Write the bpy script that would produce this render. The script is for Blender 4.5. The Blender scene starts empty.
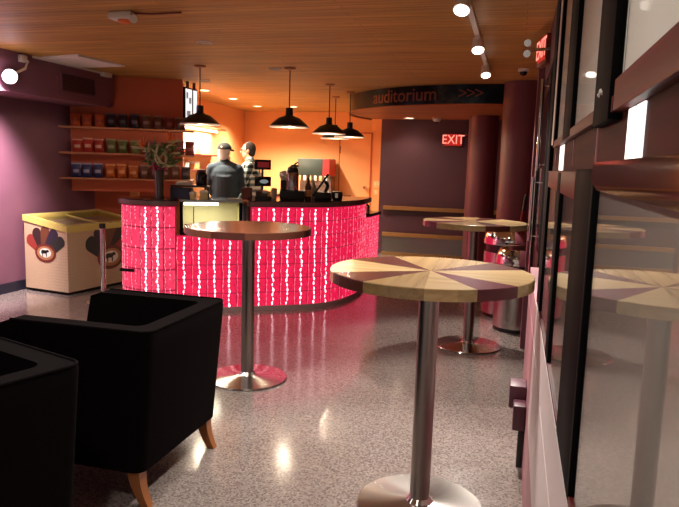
import bpy, bmesh, math, random
from mathutils import Vector, Matrix
random.seed(7)
PI = math.pi
sc = bpy.context.scene
COL = sc.collection
R_ = math.radians

# ------------------------------------------------------------------ colours and materials
def S(r, g, b):
    f = lambda c: ((c/255+0.055)/1.055)**2.4 if c/255 > 0.04045 else c/255/12.92
    return (f(r), f(g), f(b), 1.0)

def mat(name, col, rough=0.6, metal=0.0, emit=None, estr=0.0, spec=0.5, coat=0.0, noise=None, bump=None, aniso=0.0):
    m = bpy.data.materials.new(name); m.use_nodes = True
    nt = m.node_tree; b = nt.nodes['Principled BSDF']
    b.inputs['Base Color'].default_value = col
    b.inputs['Roughness'].default_value = rough
    b.inputs['Metallic'].default_value = metal
    b.inputs['Specular IOR Level'].default_value = spec
    b.inputs['Coat Weight'].default_value = coat
    b.inputs['Coat Roughness'].default_value = 0.08
    b.inputs['Anisotropic'].default_value = aniso
    if emit:
        b.inputs['Emission Color'].default_value = emit
        b.inputs['Emission Strength'].default_value = estr
    if noise:                                   # (scale, amount) mottled value variation
        tc = nt.nodes.new('ShaderNodeTexCoord'); n = nt.nodes.new('ShaderNodeTexNoise')
        n.inputs['Scale'].default_value = noise[0]; n.inputs['Detail'].default_value = 5
        nt.links.new(tc.outputs['Object'], n.inputs['Vector'])
        mr = nt.nodes.new('ShaderNodeMapRange'); mr.inputs['To Min'].default_value = 1-noise[1]; mr.inputs['To Max'].default_value = 1+noise[1]
        nt.links.new(n.outputs['Fac'], mr.inputs['Value'])
        mx = nt.nodes.new('ShaderNodeMix'); mx.data_type = 'RGBA'; mx.blend_type = 'MULTIPLY'
        mx.inputs['Factor'].default_value = 1
        mx.inputs[6].default_value = col
        nt.links.new(mr.outputs['Result'], mx.inputs[7])
        nt.links.new(mx.outputs[2], b.inputs['Base Color'])
    if bump:                                    # (scale, strength)
        tc = nt.nodes.new('ShaderNodeTexCoord'); n = nt.nodes.new('ShaderNodeTexNoise')
        n.inputs['Scale'].default_value = bump[0]; n.inputs['Detail'].default_value = 4
        nt.links.new(tc.outputs['Object'], n.inputs['Vector'])
        bp = nt.nodes.new('ShaderNodeBump'); bp.inputs['Strength'].default_value = bump[1]; bp.inputs['Distance'].default_value = 0.01
        nt.links.new(n.outputs['Fac'], bp.inputs['Height']); nt.links.new(bp.outputs['Normal'], b.inputs['Normal'])
    return m

def wood_mat(name, c1, c2, c3, plank=0.09, along='X', rough=0.4, seams=True):
    m = bpy.data.materials.new(name); m.use_nodes = True
    nt = m.node_tree; N = nt.nodes; L = nt.links; b = N['Principled BSDF']
    b.inputs['Roughness'].default_value = rough
    tc = N.new('ShaderNodeTexCoord'); mp = N.new('ShaderNodeMapping')
    L.new(tc.outputs['Object'], mp.inputs['Vector'])
    if along == 'Y': mp.inputs['Rotation'].default_value = (0, 0, PI/2)
    st = N.new('ShaderNodeMapping'); st.inputs['Scale'].default_value = (0.9, 22, 22); L.new(mp.outputs['Vector'], st.inputs['Vector'])
    n = N.new('ShaderNodeTexNoise'); n.inputs['Scale'].default_value = 1.6; n.inputs['Detail'].default_value = 6; n.inputs['Distortion'].default_value = 0.6
    L.new(st.outputs['Vector'], n.inputs['Vector'])
    cr = N.new('ShaderNodeValToRGB'); cr.color_ramp.elements[0].position = 0.3; cr.color_ramp.elements[0].color = c1
    cr.color_ramp.elements[1].position = 0.72; cr.color_ramp.elements[1].color = c3
    e = cr.color_ramp.elements.new(0.5); e.color = c2
    L.new(n.outputs['Fac'], cr.inputs['Fac'])
    br = N.new('ShaderNodeTexBrick'); br.inputs['Scale'].default_value = 1; br.inputs['Brick Width'].default_value = 2.3
    br.inputs['Row Height'].default_value = plank; br.inputs['Mortar Size'].default_value = 0.0025 if seams else 0.0
    br.inputs['Color1'].default_value = (0.86, 0.86, 0.86, 1); br.inputs['Color2'].default_value = (1.12, 1.08, 1.02, 1)
    br.inputs['Mortar'].default_value = (0.5, 0.45, 0.4, 1)
    L.new(mp.outputs['Vector'], br.inputs['Vector'])
    mx = N.new('ShaderNodeMix'); mx.data_type = 'RGBA'; mx.blend_type = 'MULTIPLY'; mx.inputs['Factor'].default_value = 1
    L.new(cr.outputs['Color'], mx.inputs[6]); L.new(br.outputs['Color'], mx.inputs[7])
    L.new(mx.outputs[2], b.inputs['Base Color'])
    return m

def terrazzo_mat():
    m = bpy.data.materials.new('terrazzo'); m.use_nodes = True
    nt = m.node_tree; N = nt.nodes; L = nt.links; b = N['Principled BSDF']
    tc = N.new('ShaderNodeTexCoord')
    v = N.new('ShaderNodeTexVoronoi'); v.inputs['Scale'].default_value = 120; L.new(tc.outputs['Object'], v.inputs['Vector'])
    sep = N.new('ShaderNodeSeparateColor'); L.new(v.outputs['Color'], sep.inputs['Color'])
    cr = N.new('ShaderNodeValToRGB'); r = cr.color_ramp; r.interpolation = 'CONSTANT'
    r.elements[0].position = 0; r.elements[0].color = S(127, 114, 109)
    r.elements[1].position = 0.18; r.elements[1].color = S(161, 147, 140)
    for p, c in ((0.42, S(151, 137, 130)), (0.6, S(166, 152, 145)), (0.74, S(142, 126, 121)), (0.86, S(176, 163, 155)), (0.95, S(122, 107, 102))):
        e = r.elements.new(p); e.color = c
    L.new(sep.outputs['Red'], cr.inputs['Fac'])
    n = N.new('ShaderNodeTexNoise'); n.inputs['Scale'].default_value = 1.3; L.new(tc.outputs['Object'], n.inputs['Vector'])
    mr = N.new('ShaderNodeMapRange'); mr.inputs['To Min'].default_value = 0.60; mr.inputs['To Max'].default_value = 0.80
    L.new(n.outputs['Fac'], mr.inputs['Value'])
    mx = N.new('ShaderNodeMix'); mx.data_type = 'RGBA'; mx.blend_type = 'MULTIPLY'; mx.inputs['Factor'].default_value = 1
    L.new(cr.outputs['Color'], mx.inputs[6]); L.new(mr.outputs['Result'], mx.inputs[7])
    L.new(mx.outputs[2], b.inputs['Base Color'])
    n2 = N.new('ShaderNodeTexNoise'); n2.inputs['Scale'].default_value = 6; L.new(tc.outputs['Object'], n2.inputs['Vector'])
    mr2 = N.new('ShaderNodeMapRange'); mr2.inputs['To Min'].default_value = 0.10; mr2.inputs['To Max'].default_value = 0.17
    L.new(n2.outputs['Fac'], mr2.inputs['Value']); L.new(mr2.outputs['Result'], b.inputs['Roughness'])
    b.inputs['Specular IOR Level'].default_value = 1.0
    bp = N.new('ShaderNodeBump'); bp.inputs['Strength'].default_value = 0.06; bp.inputs['Distance'].default_value = 0.004
    n3 = N.new('ShaderNodeTexNoise'); n3.inputs['Scale'].default_value = 14; L.new(tc.outputs['Object'], n3.inputs['Vector'])
    L.new(n3.outputs['Fac'], bp.inputs['Height']); L.new(bp.outputs['Normal'], b.inputs['Normal'])
    return m

def block_mat(name, base, lo, hi, scale=38):
    """back-lit glass block: the LEDs behind make the whole block glow unevenly"""
    m = bpy.data.materials.new(name); m.use_nodes = True
    nt = m.node_tree; N = nt.nodes; L = nt.links; b = N['Principled BSDF']
    b.inputs['Base Color'].default_value = (0.25, 0.02, 0.05, 1); b.inputs['Roughness'].default_value = 0.12
    tc = N.new('ShaderNodeTexCoord'); n = N.new('ShaderNodeTexNoise'); n.inputs['Scale'].default_value = scale; n.inputs['Detail'].default_value = 2
    n.inputs['Distortion'].default_value = 1.2
    L.new(tc.outputs['Object'], n.inputs['Vector'])
    mr = N.new('ShaderNodeMapRange'); mr.inputs['From Min'].default_value = 0.3; mr.inputs['From Max'].default_value = 0.7
    mr.inputs['To Min'].default_value = lo; mr.inputs['To Max'].default_value = hi
    L.new(n.outputs['Fac'], mr.inputs['Value']); L.new(mr.outputs['Result'], b.inputs['Emission Strength'])
    b.inputs['Emission Color'].default_value = base
    bp = N.new('ShaderNodeBump'); bp.inputs['Strength'].default_value = 0.5; bp.inputs['Distance'].default_value = 0.01
    L.new(n.outputs['Fac'], bp.inputs['Height']); L.new(bp.outputs['Normal'], b.inputs['Normal'])
    return m

def glass_mat(name, tint=(1, 1, 1, 1), rough=0.02, extra=0.0):
    """thin pane: clear with Fresnel reflections"""
    m = bpy.data.materials.new(name); m.use_nodes = True
    nt = m.node_tree; N = nt.nodes; L = nt.links
    N.remove(N['Principled BSDF']); out = N['Material Output']
    tr = N.new('ShaderNodeBsdfTransparent'); tr.inputs['Color'].default_value = tint
    gl = N.new('ShaderNodeBsdfGlossy'); gl.inputs['Roughness'].default_value = rough
    fr = N.new('ShaderNodeFresnel'); fr.inputs['IOR'].default_value = 1.5
    ge = N.new('ShaderNodeNewGeometry'); io = N.new('ShaderNodeMapRange'); io.inputs['To Min'].default_value = 1.5; io.inputs['To Max'].default_value = 1/1.5
    L.new(ge.outputs['Backfacing'], io.inputs['Value']); L.new(io.outputs['Result'], fr.inputs['IOR'])
    ad = N.new('ShaderNodeMath'); ad.operation = 'ADD'; ad.use_clamp = True; ad.inputs[1].default_value = extra
    L.new(fr.outputs['Fac'], ad.inputs[0])
    mx = N.new('ShaderNodeMixShader'); L.new(ad.outputs[0], mx.inputs['Fac']); L.new(tr.outputs[0], mx.inputs[1]); L.new(gl.outputs[0], mx.inputs[2])
    L.new(mx.outputs[0], out.inputs['Surface'])
    return m

def plaid_mat():
    m = bpy.data.materials.new('plaid_cloth'); m.use_nodes = True
    nt = m.node_tree; N = nt.nodes; L = nt.links; b = N['Principled BSDF']; b.inputs['Roughness'].default_value = 0.9
    tc = N.new('ShaderNodeTexCoord'); sx = N.new('ShaderNodeSeparateXYZ'); L.new(tc.outputs['Object'], sx.inputs[0])
    def stripe(sock, f):
        mu = N.new('ShaderNodeMath'); mu.operation = 'MULTIPLY'; mu.inputs[1].default_value = f; L.new(sock, mu.inputs[0])
        fr = N.new('ShaderNodeMath'); fr.operation = 'FRACT'; L.new(mu.outputs[0], fr.inputs[0])
        gt = N.new('ShaderNodeMath'); gt.operation = 'GREATER_THAN'; gt.inputs[1].default_value = 0.5; L.new(fr.outputs[0], gt.inputs[0])
        return gt.outputs[0]
    ad0 = N.new('ShaderNodeMath'); ad0.operation = 'ADD'; L.new(sx.outputs[0], ad0.inputs[0]); L.new(sx.outputs[1], ad0.inputs[1])
    a = stripe(ad0.outputs[0], 11.0); c = stripe(sx.outputs[2], 11.0)
    ad = N.new('ShaderNodeMath'); ad.operation = 'ADD'; L.new(a, ad.inputs[0]); L.new(c, ad.inputs[1])
    hf = N.new('ShaderNodeMath'); hf.operation = 'MULTIPLY'; hf.inputs[1].default_value = 0.5; L.new(ad.outputs[0], hf.inputs[0])
    cr = N.new('ShaderNodeValToRGB'); cr.color_ramp.interpolation = 'CONSTANT'
    cr.color_ramp.elements[0].color = S(225, 222, 210); cr.color_ramp.elements[1].position = 0.75; cr.color_ramp.elements[1].color = S(20, 24, 24)
    e = cr.color_ramp.elements.new(0.3); e.color = S(110, 122, 118)
    L.new(hf.outputs[0], cr.inputs['Fac']); L.new(cr.outputs['Color'], b.inputs['Base Color'])
    return m

def grid_mat(name, col, line, size):
    m = bpy.data.materials.new(name); m.use_nodes = True
    nt = m.node_tree; N = nt.nodes; L = nt.links; b = N['Principled BSDF']; b.inputs['Roughness'].default_value = 0.4
    tc = N.new('ShaderNodeTexCoord'); sx = N.new('ShaderNodeSeparateXYZ'); L.new(tc.outputs['Object'], sx.inputs[0])
    res = []
    for k in range(3):
        mu = N.new('ShaderNodeMath'); mu.operation = 'MULTIPLY'; mu.inputs[1].default_value = 1/size; L.new(sx.outputs[k], mu.inputs[0])
        fr = N.new('ShaderNodeMath'); fr.operation = 'FRACT'; L.new(mu.outputs[0], fr.inputs[0])
        lt = N.new('ShaderNodeMath'); lt.operation = 'LESS_THAN'; lt.inputs[1].default_value = 0.14; L.new(fr.outputs[0], lt.inputs[0]); res.append(lt)
    m1 = N.new('ShaderNodeMath'); m1.operation = 'MAXIMUM'; L.new(res[0].outputs[0], m1.inputs[0]); L.new(res[1].outputs[0], m1.inputs[1])
    m2 = N.new('ShaderNodeMath'); m2.operation = 'MAXIMUM'; L.new(m1.outputs[0], m2.inputs[0]); L.new(res[2].outputs[0], m2.inputs[1])
    mx = N.new('ShaderNodeMix'); mx.data_type = 'RGBA'; mx.inputs[6].default_value = col; mx.inputs[7].default_value = line
    L.new(m2.outputs[0], mx.inputs['Factor']); L.new(mx.outputs[2], b.inputs['Base Color'])
    return m

def diamond_plate_mat():
    m = mat('diamond_plate', S(150, 152, 150), 0.35, 1.0)
    nt = m.node_tree; N = nt.nodes; L = nt.links; b = N['Principled BSDF']
    tc = N.new('ShaderNodeTexCoord'); mp = N.new('ShaderNodeMapping'); mp.inputs['Rotation'].default_value = (0, R_(45), 0); L.new(tc.outputs['Object'], mp.inputs['Vector'])
    ck = N.new('ShaderNodeTexChecker'); ck.inputs['Scale'].default_value = 28; L.new(mp.outputs['Vector'], ck.inputs['Vector'])
    bp = N.new('ShaderNodeBump'); bp.inputs['Strength'].default_value = 0.8; bp.inputs['Distance'].default_value = 0.01
    L.new(ck.outputs['Fac'], bp.inputs['Height']); L.new(bp.outputs['Normal'], b.inputs['Normal'])
    return m

def iridescent_mat():
    m = bpy.data.materials.new('iridescent_metal'); m.use_nodes = True
    nt = m.node_tree; N = nt.nodes; L = nt.links; b = N['Principled BSDF']
    b.inputs['Metallic'].default_value = 0.9; b.inputs['Roughness'].default_value = 0.28
    tc = N.new('ShaderNodeTexCoord'); n = N.new('ShaderNodeTexNoise'); n.inputs['Scale'].default_value = 2.6; n.inputs['Detail'].default_value = 4; L.new(tc.outputs['Object'], n.inputs['Vector'])
    cr = N.new('ShaderNodeValToRGB'); r = cr.color_ramp
    r.elements[0].position = 0.25; r.elements[0].color = S(22, 20, 24); r.elements[1].position = 0.85; r.elements[1].color = S(120, 96, 70)
    for p, c in ((0.42, S(32, 34, 44)), (0.55, S(44, 60, 72)), (0.66, S(86, 90, 84))):
        e = r.elements.new(p); e.color = c
    L.new(n.outputs['Fac'], cr.inputs['Fac']); L.new(cr.outputs['Color'], b.inputs['Base Color'])
    return m

M = {}
M['floor'] = terrazzo_mat()
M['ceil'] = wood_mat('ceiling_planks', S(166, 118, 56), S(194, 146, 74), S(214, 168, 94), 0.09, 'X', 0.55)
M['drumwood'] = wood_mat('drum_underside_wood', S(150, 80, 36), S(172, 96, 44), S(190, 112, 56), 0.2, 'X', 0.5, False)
M['plum'] = mat('plum_paint', S(122, 80, 96), 0.55, noise=(3.5, 0.14))
M['plum_dark'] = mat('dark_plum_paint', S(96, 62, 76), 0.6, noise=(3, 0.1))
M['maroon'] = mat('maroon_paint', S(120, 62, 74), 0.45, noise=(3, 0.08))
M['orange'] = mat('orange_paint', S(238, 170, 108), 0.6, noise=(2, 0.04))
M['brick_orange'] = mat('burnt_orange_paint', S(198, 96, 54), 0.6, noise=(2, 0.05))
M['navy_base'] = mat('navy_baseboard', S(30, 28, 44), 0.5)
M['shelf_wood'] = mat('shelf_wood', S(176, 112, 72), 0.5, noise=(9, 0.12))
M['railwood'] = mat('rail_oak', S(176, 132, 76), 0.45, noise=(12, 0.14))
M['shadow_band'] = mat('shadow_gap_and_cord', S(56, 22, 34), 0.5)  # dark tone for the painted shadow under the back rail; also pendant cords
M['plate'] = diamond_plate_mat()
M['irid'] = iridescent_mat()
M['sign_text'] = mat('copper_lettering', S(132, 72, 52), 0.4, 0.3)
M['cherry'] = wood_mat('cherry_wood', S(78, 26, 24), S(96, 34, 30), S(112, 42, 36), 0.5, 'Y', 0.45, False)
M['cherry'].node_tree.nodes['Principled BSDF'].inputs['Specular IOR Level'].default_value = 0.2
M['cherry_panel'] = wood_mat('cherry_panel', S(62, 20, 22), S(76, 26, 26), S(88, 32, 30), 0.5, 'Y', 0.6, False)
M['cherry_panel'].node_tree.nodes['Principled BSDF'].inputs['Specular IOR Level'].default_value = 0.1
M['black_frame'] = mat('black_frame', S(9, 8, 9), 0.65, spec=0.06)
M['alu'] = mat('bronze_metal', S(112, 88, 70), 0.10, 1.0)
M['chrome'] = mat('chrome', S(225, 220, 215), 0.08, 1.0)
M['steel'] = mat('brushed_steel', S(186, 180, 174), 0.26, 1.0, aniso=0.6)
M['pole_steel'] = mat('satin_steel', S(150, 140, 134), 0.3, 1.0)
M['white_wall'] = mat('off_white_paint', S(214, 196, 194), 0.5)
M['pink_base'] = mat('dusky_pink_paint', S(172, 118, 126), 0.5)
M['poster'] = mat('pale_poster_paper', S(236, 231, 222), 0.7, noise=(2, 0.08))
M['poster_low'] = mat('grey_poster_paper', S(176, 168, 160), 0.7, noise=(2, 0.1))
M['glass'] = glass_mat('pane_glass', (0.98, 0.98, 0.97, 1), 0.015, -0.02)
M['matt_glass'] = glass_mat('anti_glare_glass', (0.98, 0.98, 0.97, 1), 0.03, -0.42)
M['case_glass'] = glass_mat('display_glass', (0.97, 0.98, 0.95, 1), 0.02)
M['dark_glass'] = mat('dark_glass', S(34, 26, 28), 0.06, spec=0.8)
M['maple'] = wood_mat('maple_veneer', S(172, 142, 98), S(188, 158, 112), S(200, 172, 126), 0.4, 'X', 0.22, False)
M['maple2'] = wood_mat('honey_veneer', S(146, 116, 76), S(160, 130, 88), S(172, 142, 98), 0.4, 'Y', 0.22, False)
M['purpleheart'] = mat('purpleheart_veneer', S(96, 34, 48), 0.22, noise=(14, 0.1))
M['walnut'] = mat('walnut_veneer', S(88, 46, 38), 0.22, noise=(14, 0.1))
M['walnut_light'] = mat('walnut_light_veneer', S(118, 70, 52), 0.22, noise=(14, 0.1))
M['block'] = block_mat('lit_pink_glass_block', (1.0, 0.014, 0.085, 1), 0.52, 1.05)
M['block_pale'] = block_mat('lit_rose_glass_block', (1.0, 0.05, 0.13, 1), 0.6, 1.2, 26)
M['mortar'] = mat('lit_mortar', S(120, 30, 56), 0.6, emit=(1, 0.02, 0.10, 1), estr=0.34)
M['led'] = mat('led_white_pink', S(255, 220, 225), 0.4, emit=(1, 0.62, 0.68, 1), estr=3.0)
M['led_dim'] = mat('led_rose', S(255, 180, 195), 0.4, emit=(1, 0.32, 0.42, 1), estr=1.1)
M['counter'] = mat('dark_granite', S(44, 26, 26), 0.14, spec=0.6, noise=(60, 0.4))
M['plinth'] = mat('grey_plinth', S(168, 140, 136), 0.4)
M['edge'] = mat('grey_brown_counter_edge', S(112, 82, 78), 0.22, noise=(14, 0.3))  # mottled grey-brown, paler than the worktop
M['black'] = mat('black_plastic', S(20, 18, 18), 0.4)
M['black_gloss'] = mat('black_gloss', S(14, 12, 13), 0.12)
M['black_shade'] = mat('black_enamel', S(16, 12, 12), 0.3)
M['white_enamel'] = mat('white_enamel', S(240, 232, 220), 0.4)
M['bulb'] = mat('warm_bulb', S(255, 240, 210), 0.4, emit=(1, 0.80, 0.55, 1), estr=9)
M['bulb_cool'] = mat('neutral_bulb', S(255, 250, 240), 0.4, emit=(1, 0.90, 0.78, 1), estr=9)
M['tube'] = mat('fluorescent_tube', S(255, 255, 245), 0.4, emit=(1, 0.95, 0.80, 1), estr=4)
M['pinklamp'] = mat('pinkish_bulb', S(255, 250, 250), 0.4, emit=(1, 0.84, 0.90, 1), estr=9)
M['offlamp'] = mat('unlit_lens', S(206, 170, 130), 0.5)
M['white'] = mat('white_plastic', S(232, 226, 216), 0.45)
M['cream'] = mat('cream_enamel', S(224, 204, 140), 0.4)
M['cream_panel'] = mat('cream_panel', S(232, 222, 176), 0.5)
M['yellow_rim'] = mat('yellow_rim', S(214, 196, 108), 0.35)
M['freezer_body'] = grid_mat('gridded_cream_panel', S(216, 192, 160), S(190, 160, 130), 0.033)
M['fabric'] = mat('black_brown_fabric', S(11, 6, 6), 0.95, spec=0.05, noise=(40, 0.2), bump=(220, 0.25))
M['chairwood'] = mat('honey_beech', S(146, 88, 46), 0.35, noise=(10, 0.12))
M['skin'] = mat('skin', S(214, 158, 126), 0.5)
M['grey_hair'] = mat('grey_hair', S(196, 194, 188), 0.8, bump=(90, 0.6))
M['brown_hair'] = mat('brown_hair', S(38, 26, 17), 0.8, bump=(90, 0.6))
M['jacket'] = mat('slate_blue_cloth', S(42, 56, 66), 0.9, noise=(8, 0.15), bump=(26, 0.5))
M['jeans'] = mat('dark_denim', S(40, 44, 58), 0.9)
M['cap'] = mat('black_cap_cloth', S(14, 13, 12), 0.85)
M['plaid'] = plaid_mat()
M['shoe'] = mat('dark_leather', S(40, 30, 26), 0.5)
M['lip'] = mat('lip', S(160, 92, 82), 0.5)
M['eye'] = mat('eye_dark', S(40, 32, 28), 0.3)
M['screen'] = mat('lit_white_screen', S(240, 240, 240), 0.3, emit=(0.95, 0.97, 1.0, 1), estr=1.1)
M['screen_grey'] = mat('screen_picture_grey', S(110, 116, 118), 0.3, emit=(0.25, 0.28, 0.29, 1), estr=0.7)
M['exit_face'] = mat('exit_red_face', S(120, 10, 8), 0.4, emit=(1, 0.03, 0.02, 1), estr=0.45)
M['exit_letter'] = mat('exit_letters', S(255, 120, 100), 0.4, emit=(1, 0.32, 0.24, 1), estr=1.3)
M['slot'] = mat('lit_white_strip', S(255, 250, 244), 0.4, emit=(1, 0.96, 0.90, 1), estr=1.3)
M['red'] = mat('red_plastic', S(176, 34, 34), 0.4)
M['green_leaf'] = mat('leaf_green', S(84, 108, 52), 0.5, noise=(20, 0.2))
M['pale_leaf'] = mat('leaf_pale', S(190, 186, 140), 0.5)
M['orange_petal'] = mat('orange_petal', S(236, 118, 40), 0.5)
M['magenta'] = mat('magenta_bloom', S(150, 40, 70), 0.6)
M['teal'] = mat('grey_green_enamel', S(44, 53, 48), 0.35)
M['blue'] = mat('slate_blue_card', S(58, 66, 92), 0.6)
M['paper'] = mat('white_paper', S(236, 228, 214), 0.7)
M['brown_glass'] = mat('brown_glass', S(96, 52, 34), 0.15)
M['red_dark'] = mat('dark_red_card', S(110, 44, 36), 0.5)
M['plumplastic'] = mat('plum_plastic', S(84, 46, 58), 0.45)

# ------------------------------------------------------------------ mesh helpers
class MB:
    def __init__(s): s.bm = bmesh.new(); s.mats = []
    def _mi(s, m):
        if m is None: m = 0
        if isinstance(m, int): return m
        if m not in s.mats: s.mats.append(m)
        return s.mats.index(m)
    def _fin(s, verts, m, mtx=None):
        if mtx is not None:
            for v in verts: v.co = mtx @ v.co
        i = s._mi(m)
        for f in {f for v in verts for f in v.link_faces}: f.material_index = i
        return verts
    def box(s, x0, x1, y0, y1, z0, z1, m=None, bev=0.0, mtx=None):
        r = bmesh.ops.create_cube(s.bm, size=1); vs = r['verts']
        for v in vs: v.co = Vector(((v.co.x+.5)*(x1-x0)+x0, (v.co.y+.5)*(y1-y0)+y0, (v.co.z+.5)*(z1-z0)+z0))
        if bev:
            es = list({e for v in vs for e in v.link_edges})
            rr = bmesh.ops.bevel(s.bm, geom=es, offset=bev, segments=2, profile=0.5, affect='EDGES')
            vs = list({v for f in rr['faces'] for v in f.verts} | {v for v in vs if v.is_valid})
        return s._fin(vs, m, mtx)
    def cyl(s, p0, p1, r0, r1=None, m=None, seg=24, caps=True):
        p0 = Vector(p0); p1 = Vector(p1); r1 = r0 if r1 is None else r1
        d = p1-p0; q = d.to_track_quat('Z', 'Y')
        r = bmesh.ops.create_cone(s.bm, cap_ends=caps, segments=seg, radius1=max(r0, 1e-5), radius2=max(r1, 1e-5), depth=d.length)
        return s._fin(r['verts'], m, Matrix.Translation((p0+p1)/2) @ q.to_matrix().to_4x4())
    def sph(s, c, r, m=None, sc_=(1, 1, 1), seg=16, mtx=None):
        rr = bmesh.ops.create_uvsphere(s.bm, u_segments=seg, v_segments=max(6, seg//2), radius=r)
        mm = Matrix.Translation(c) @ (mtx or Matrix()) @ Matrix.Diagonal((*sc_, 1))
        return s._fin(rr['verts'], m, mm)
    def ico(s, c, r, m=None):
        rr = bmesh.ops.create_icosphere(s.bm, subdivisions=1, radius=r)
        return s._fin(rr['verts'], m, Matrix.Translation(c))
    def lathe(s, prof, m=None, c=(0, 0, 0), seg=40, mtx=None):
        rings = []
        for (r, z) in prof:
            rings.append([s.bm.verts.new((c[0]+max(r, 1e-4)*math.cos(2*PI*i/seg), c[1]+max(r, 1e-4)*math.sin(2*PI*i/seg), c[2]+z)) for i in range(seg)])
        for a, b in zip(rings, rings[1:]):
            for i in range(seg):
                s.bm.faces.new((a[i], a[(i+1) % seg], b[(i+1) % seg], b[i]))
        for ring in (rings[0], rings[-1]):
            try: s.bm.faces.new(ring)
            except ValueError: pass
        return s._fin([v for r in rings for v in r], m, mtx)
    def prism(s, poly, a, b, m=None, axis='Z', mtx=None):
        def P(u, v, w):
            return {'Z': (u, v, w), 'X': (w, u, v), 'Y': (u, w, v)}[axis]
        lo = [s.bm.verts.new(P(u, v, a)) for u, v in poly]; hi = [s.bm.verts.new(P(u, v, b)) for u, v in poly]
        s.bm.faces.new(lo); s.bm.faces.new(hi)
        n = len(poly)
        for i in range(n): s.bm.faces.new((lo[i], lo[(i+1) % n], hi[(i+1) % n], hi[i]))
        return s._fin(lo+hi, m, mtx)
    def tube(s, pts, r, m=None, seg=8):
        pts = [Vector(p) for p in pts]; rs = r if isinstance(r, (list, tuple)) else [r]*len(pts)
        rings = []
        for i, p in enumerate(pts):
            d = (pts[min(i+1, len(pts)-1)]-pts[max(i-1, 0)]).normalized()
            q = d.to_track_quat('Z', 'Y')
            rings.append([s.bm.verts.new(p + q @ Vector((rs[i]*math.cos(2*PI*k/seg), rs[i]*math.sin(2*PI*k/seg), 0))) for k in range(seg)])
        for a, b in zip(rings, rings[1:]):
            for k in range(seg): s.bm.faces.new((a[k], a[(k+1) % seg], b[(k+1) % seg], b[k]))
        s.bm.faces.new(rings[0]); s.bm.faces.new(rings[-1])
        return s._fin([v for g in rings for v in g], m)
    def face(s, pts, m=None):
        vs = [s.bm.verts.new(p) for p in pts]; f = s.bm.faces.new(vs); f.material_index = s._mi(m); return vs
    def mesh(s, name):
        bmesh.ops.recalc_face_normals(s.bm, faces=s.bm.faces[:])
        me = bpy.data.meshes.new(name); s.bm.to_mesh(me); s.bm.free()
        for m in s.mats: me.materials.append(m)
        for p in me.polygons: p.use_smooth = True
        me.set_sharp_from_angle(angle=R_(35))
        return me
    def build(s, name, m=None, parent=None, loc=None, rotz=0):
        if m is not None and not s.mats: s.mats = [m]
        o = bpy.data.objects.new(name, s.mesh(name)); COL.objects.link(o)
        if parent: o.parent = parent
        if loc: o.location = loc
        if rotz: o.rotation_euler = (0, 0, rotz)
        return o

def tag(o, label=None, cat=None, group=None, kind=None):
    if label: o['label'] = label
    if cat: o['category'] = cat
    if group: o['group'] = group
    if kind: o['kind'] = kind
    return o
def thing(name, label, cat, loc=(0, 0, 0), rotz=0, group=None):
    o = bpy.data.objects.new(name, None); COL.objects.link(o); o.empty_display_size = 0.1
    o.location = loc; o.rotation_euler = (0, 0, rotz)
    return tag(o, label, cat, group)
def struct(name, mb, m=None, parent=None):
    o = mb.build(name, m, parent)
    if parent is None: o['kind'] = 'structure'
    return o
def kids(o): return [c for c in COL.objects if c.parent == o]
def dup(root, loc, rotz=None, label=None, group=None):
    r = root.copy(); COL.objects.link(r); r.location = loc
    if rotz is not None: r.rotation_euler = (0, 0, rotz)
    tag(r, label, None, group)
    for ch in kids(root):
        c = ch.copy(); COL.objects.link(c); c.parent = r
        for g in kids(ch):
            d = g.copy(); COL.objects.link(d); d.parent = c
    return r
def text_mesh(txt, size, extrude, name, m):
    cu = bpy.data.curves.new(name, 'FONT'); cu.body = txt; cu.size = size; cu.extrude = extrude; cu.align_x = 'CENTER'; cu.align_y = 'CENTER'
    o = bpy.data.objects.new(name, cu); COL.objects.link(o)
    dg = bpy.context.evaluated_depsgraph_get(); dg.update()
    me = bpy.data.meshes.new_from_object(o.evaluated_get(dg)); bpy.data.objects.remove(o); bpy.data.curves.remove(cu)
    me.materials.clear(); me.materials.append(m)
    return me
def remesh(mb, voxel, name, m, smooth=3):
    me = mb.mesh(name); o = bpy.data.objects.new(name, me); COL.objects.link(o)
    md = o.modifiers.new('r', 'REMESH'); md.mode = 'VOXEL'; md.voxel_size = voxel
    ms = o.modifiers.new('s', 'SMOOTH'); ms.iterations = smooth; ms.factor = 0.5
    dg = bpy.context.evaluated_depsgraph_get(); dg.update()
    out = bpy.data.meshes.new_from_object(o.evaluated_get(dg)); bpy.data.objects.remove(o)
    for p in out.polygons: p.use_smooth = True
    out.materials.clear(); out.materials.append(m)
    return out
def link(name, me, parent=None, loc=(0, 0, 0)):
    o = bpy.data.objects.new(name, me); COL.objects.link(o); o.parent = parent; o.location = loc
    return o
def lamp(name, kind, loc, energy, col, parent=None, **kw):
    l = bpy.data.lights.new(name, kind); l.energy = energy; l.color = col
    for k, v in kw.items(): setattr(l, k, v)
    o = bpy.data.objects.new(name, l); COL.objects.link(o); o.location = loc
    if parent: o.parent = parent
    return o
def aim(o, d): o.rotation_euler = Vector(d).to_track_quat('-Z', 'Y').to_euler()

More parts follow.
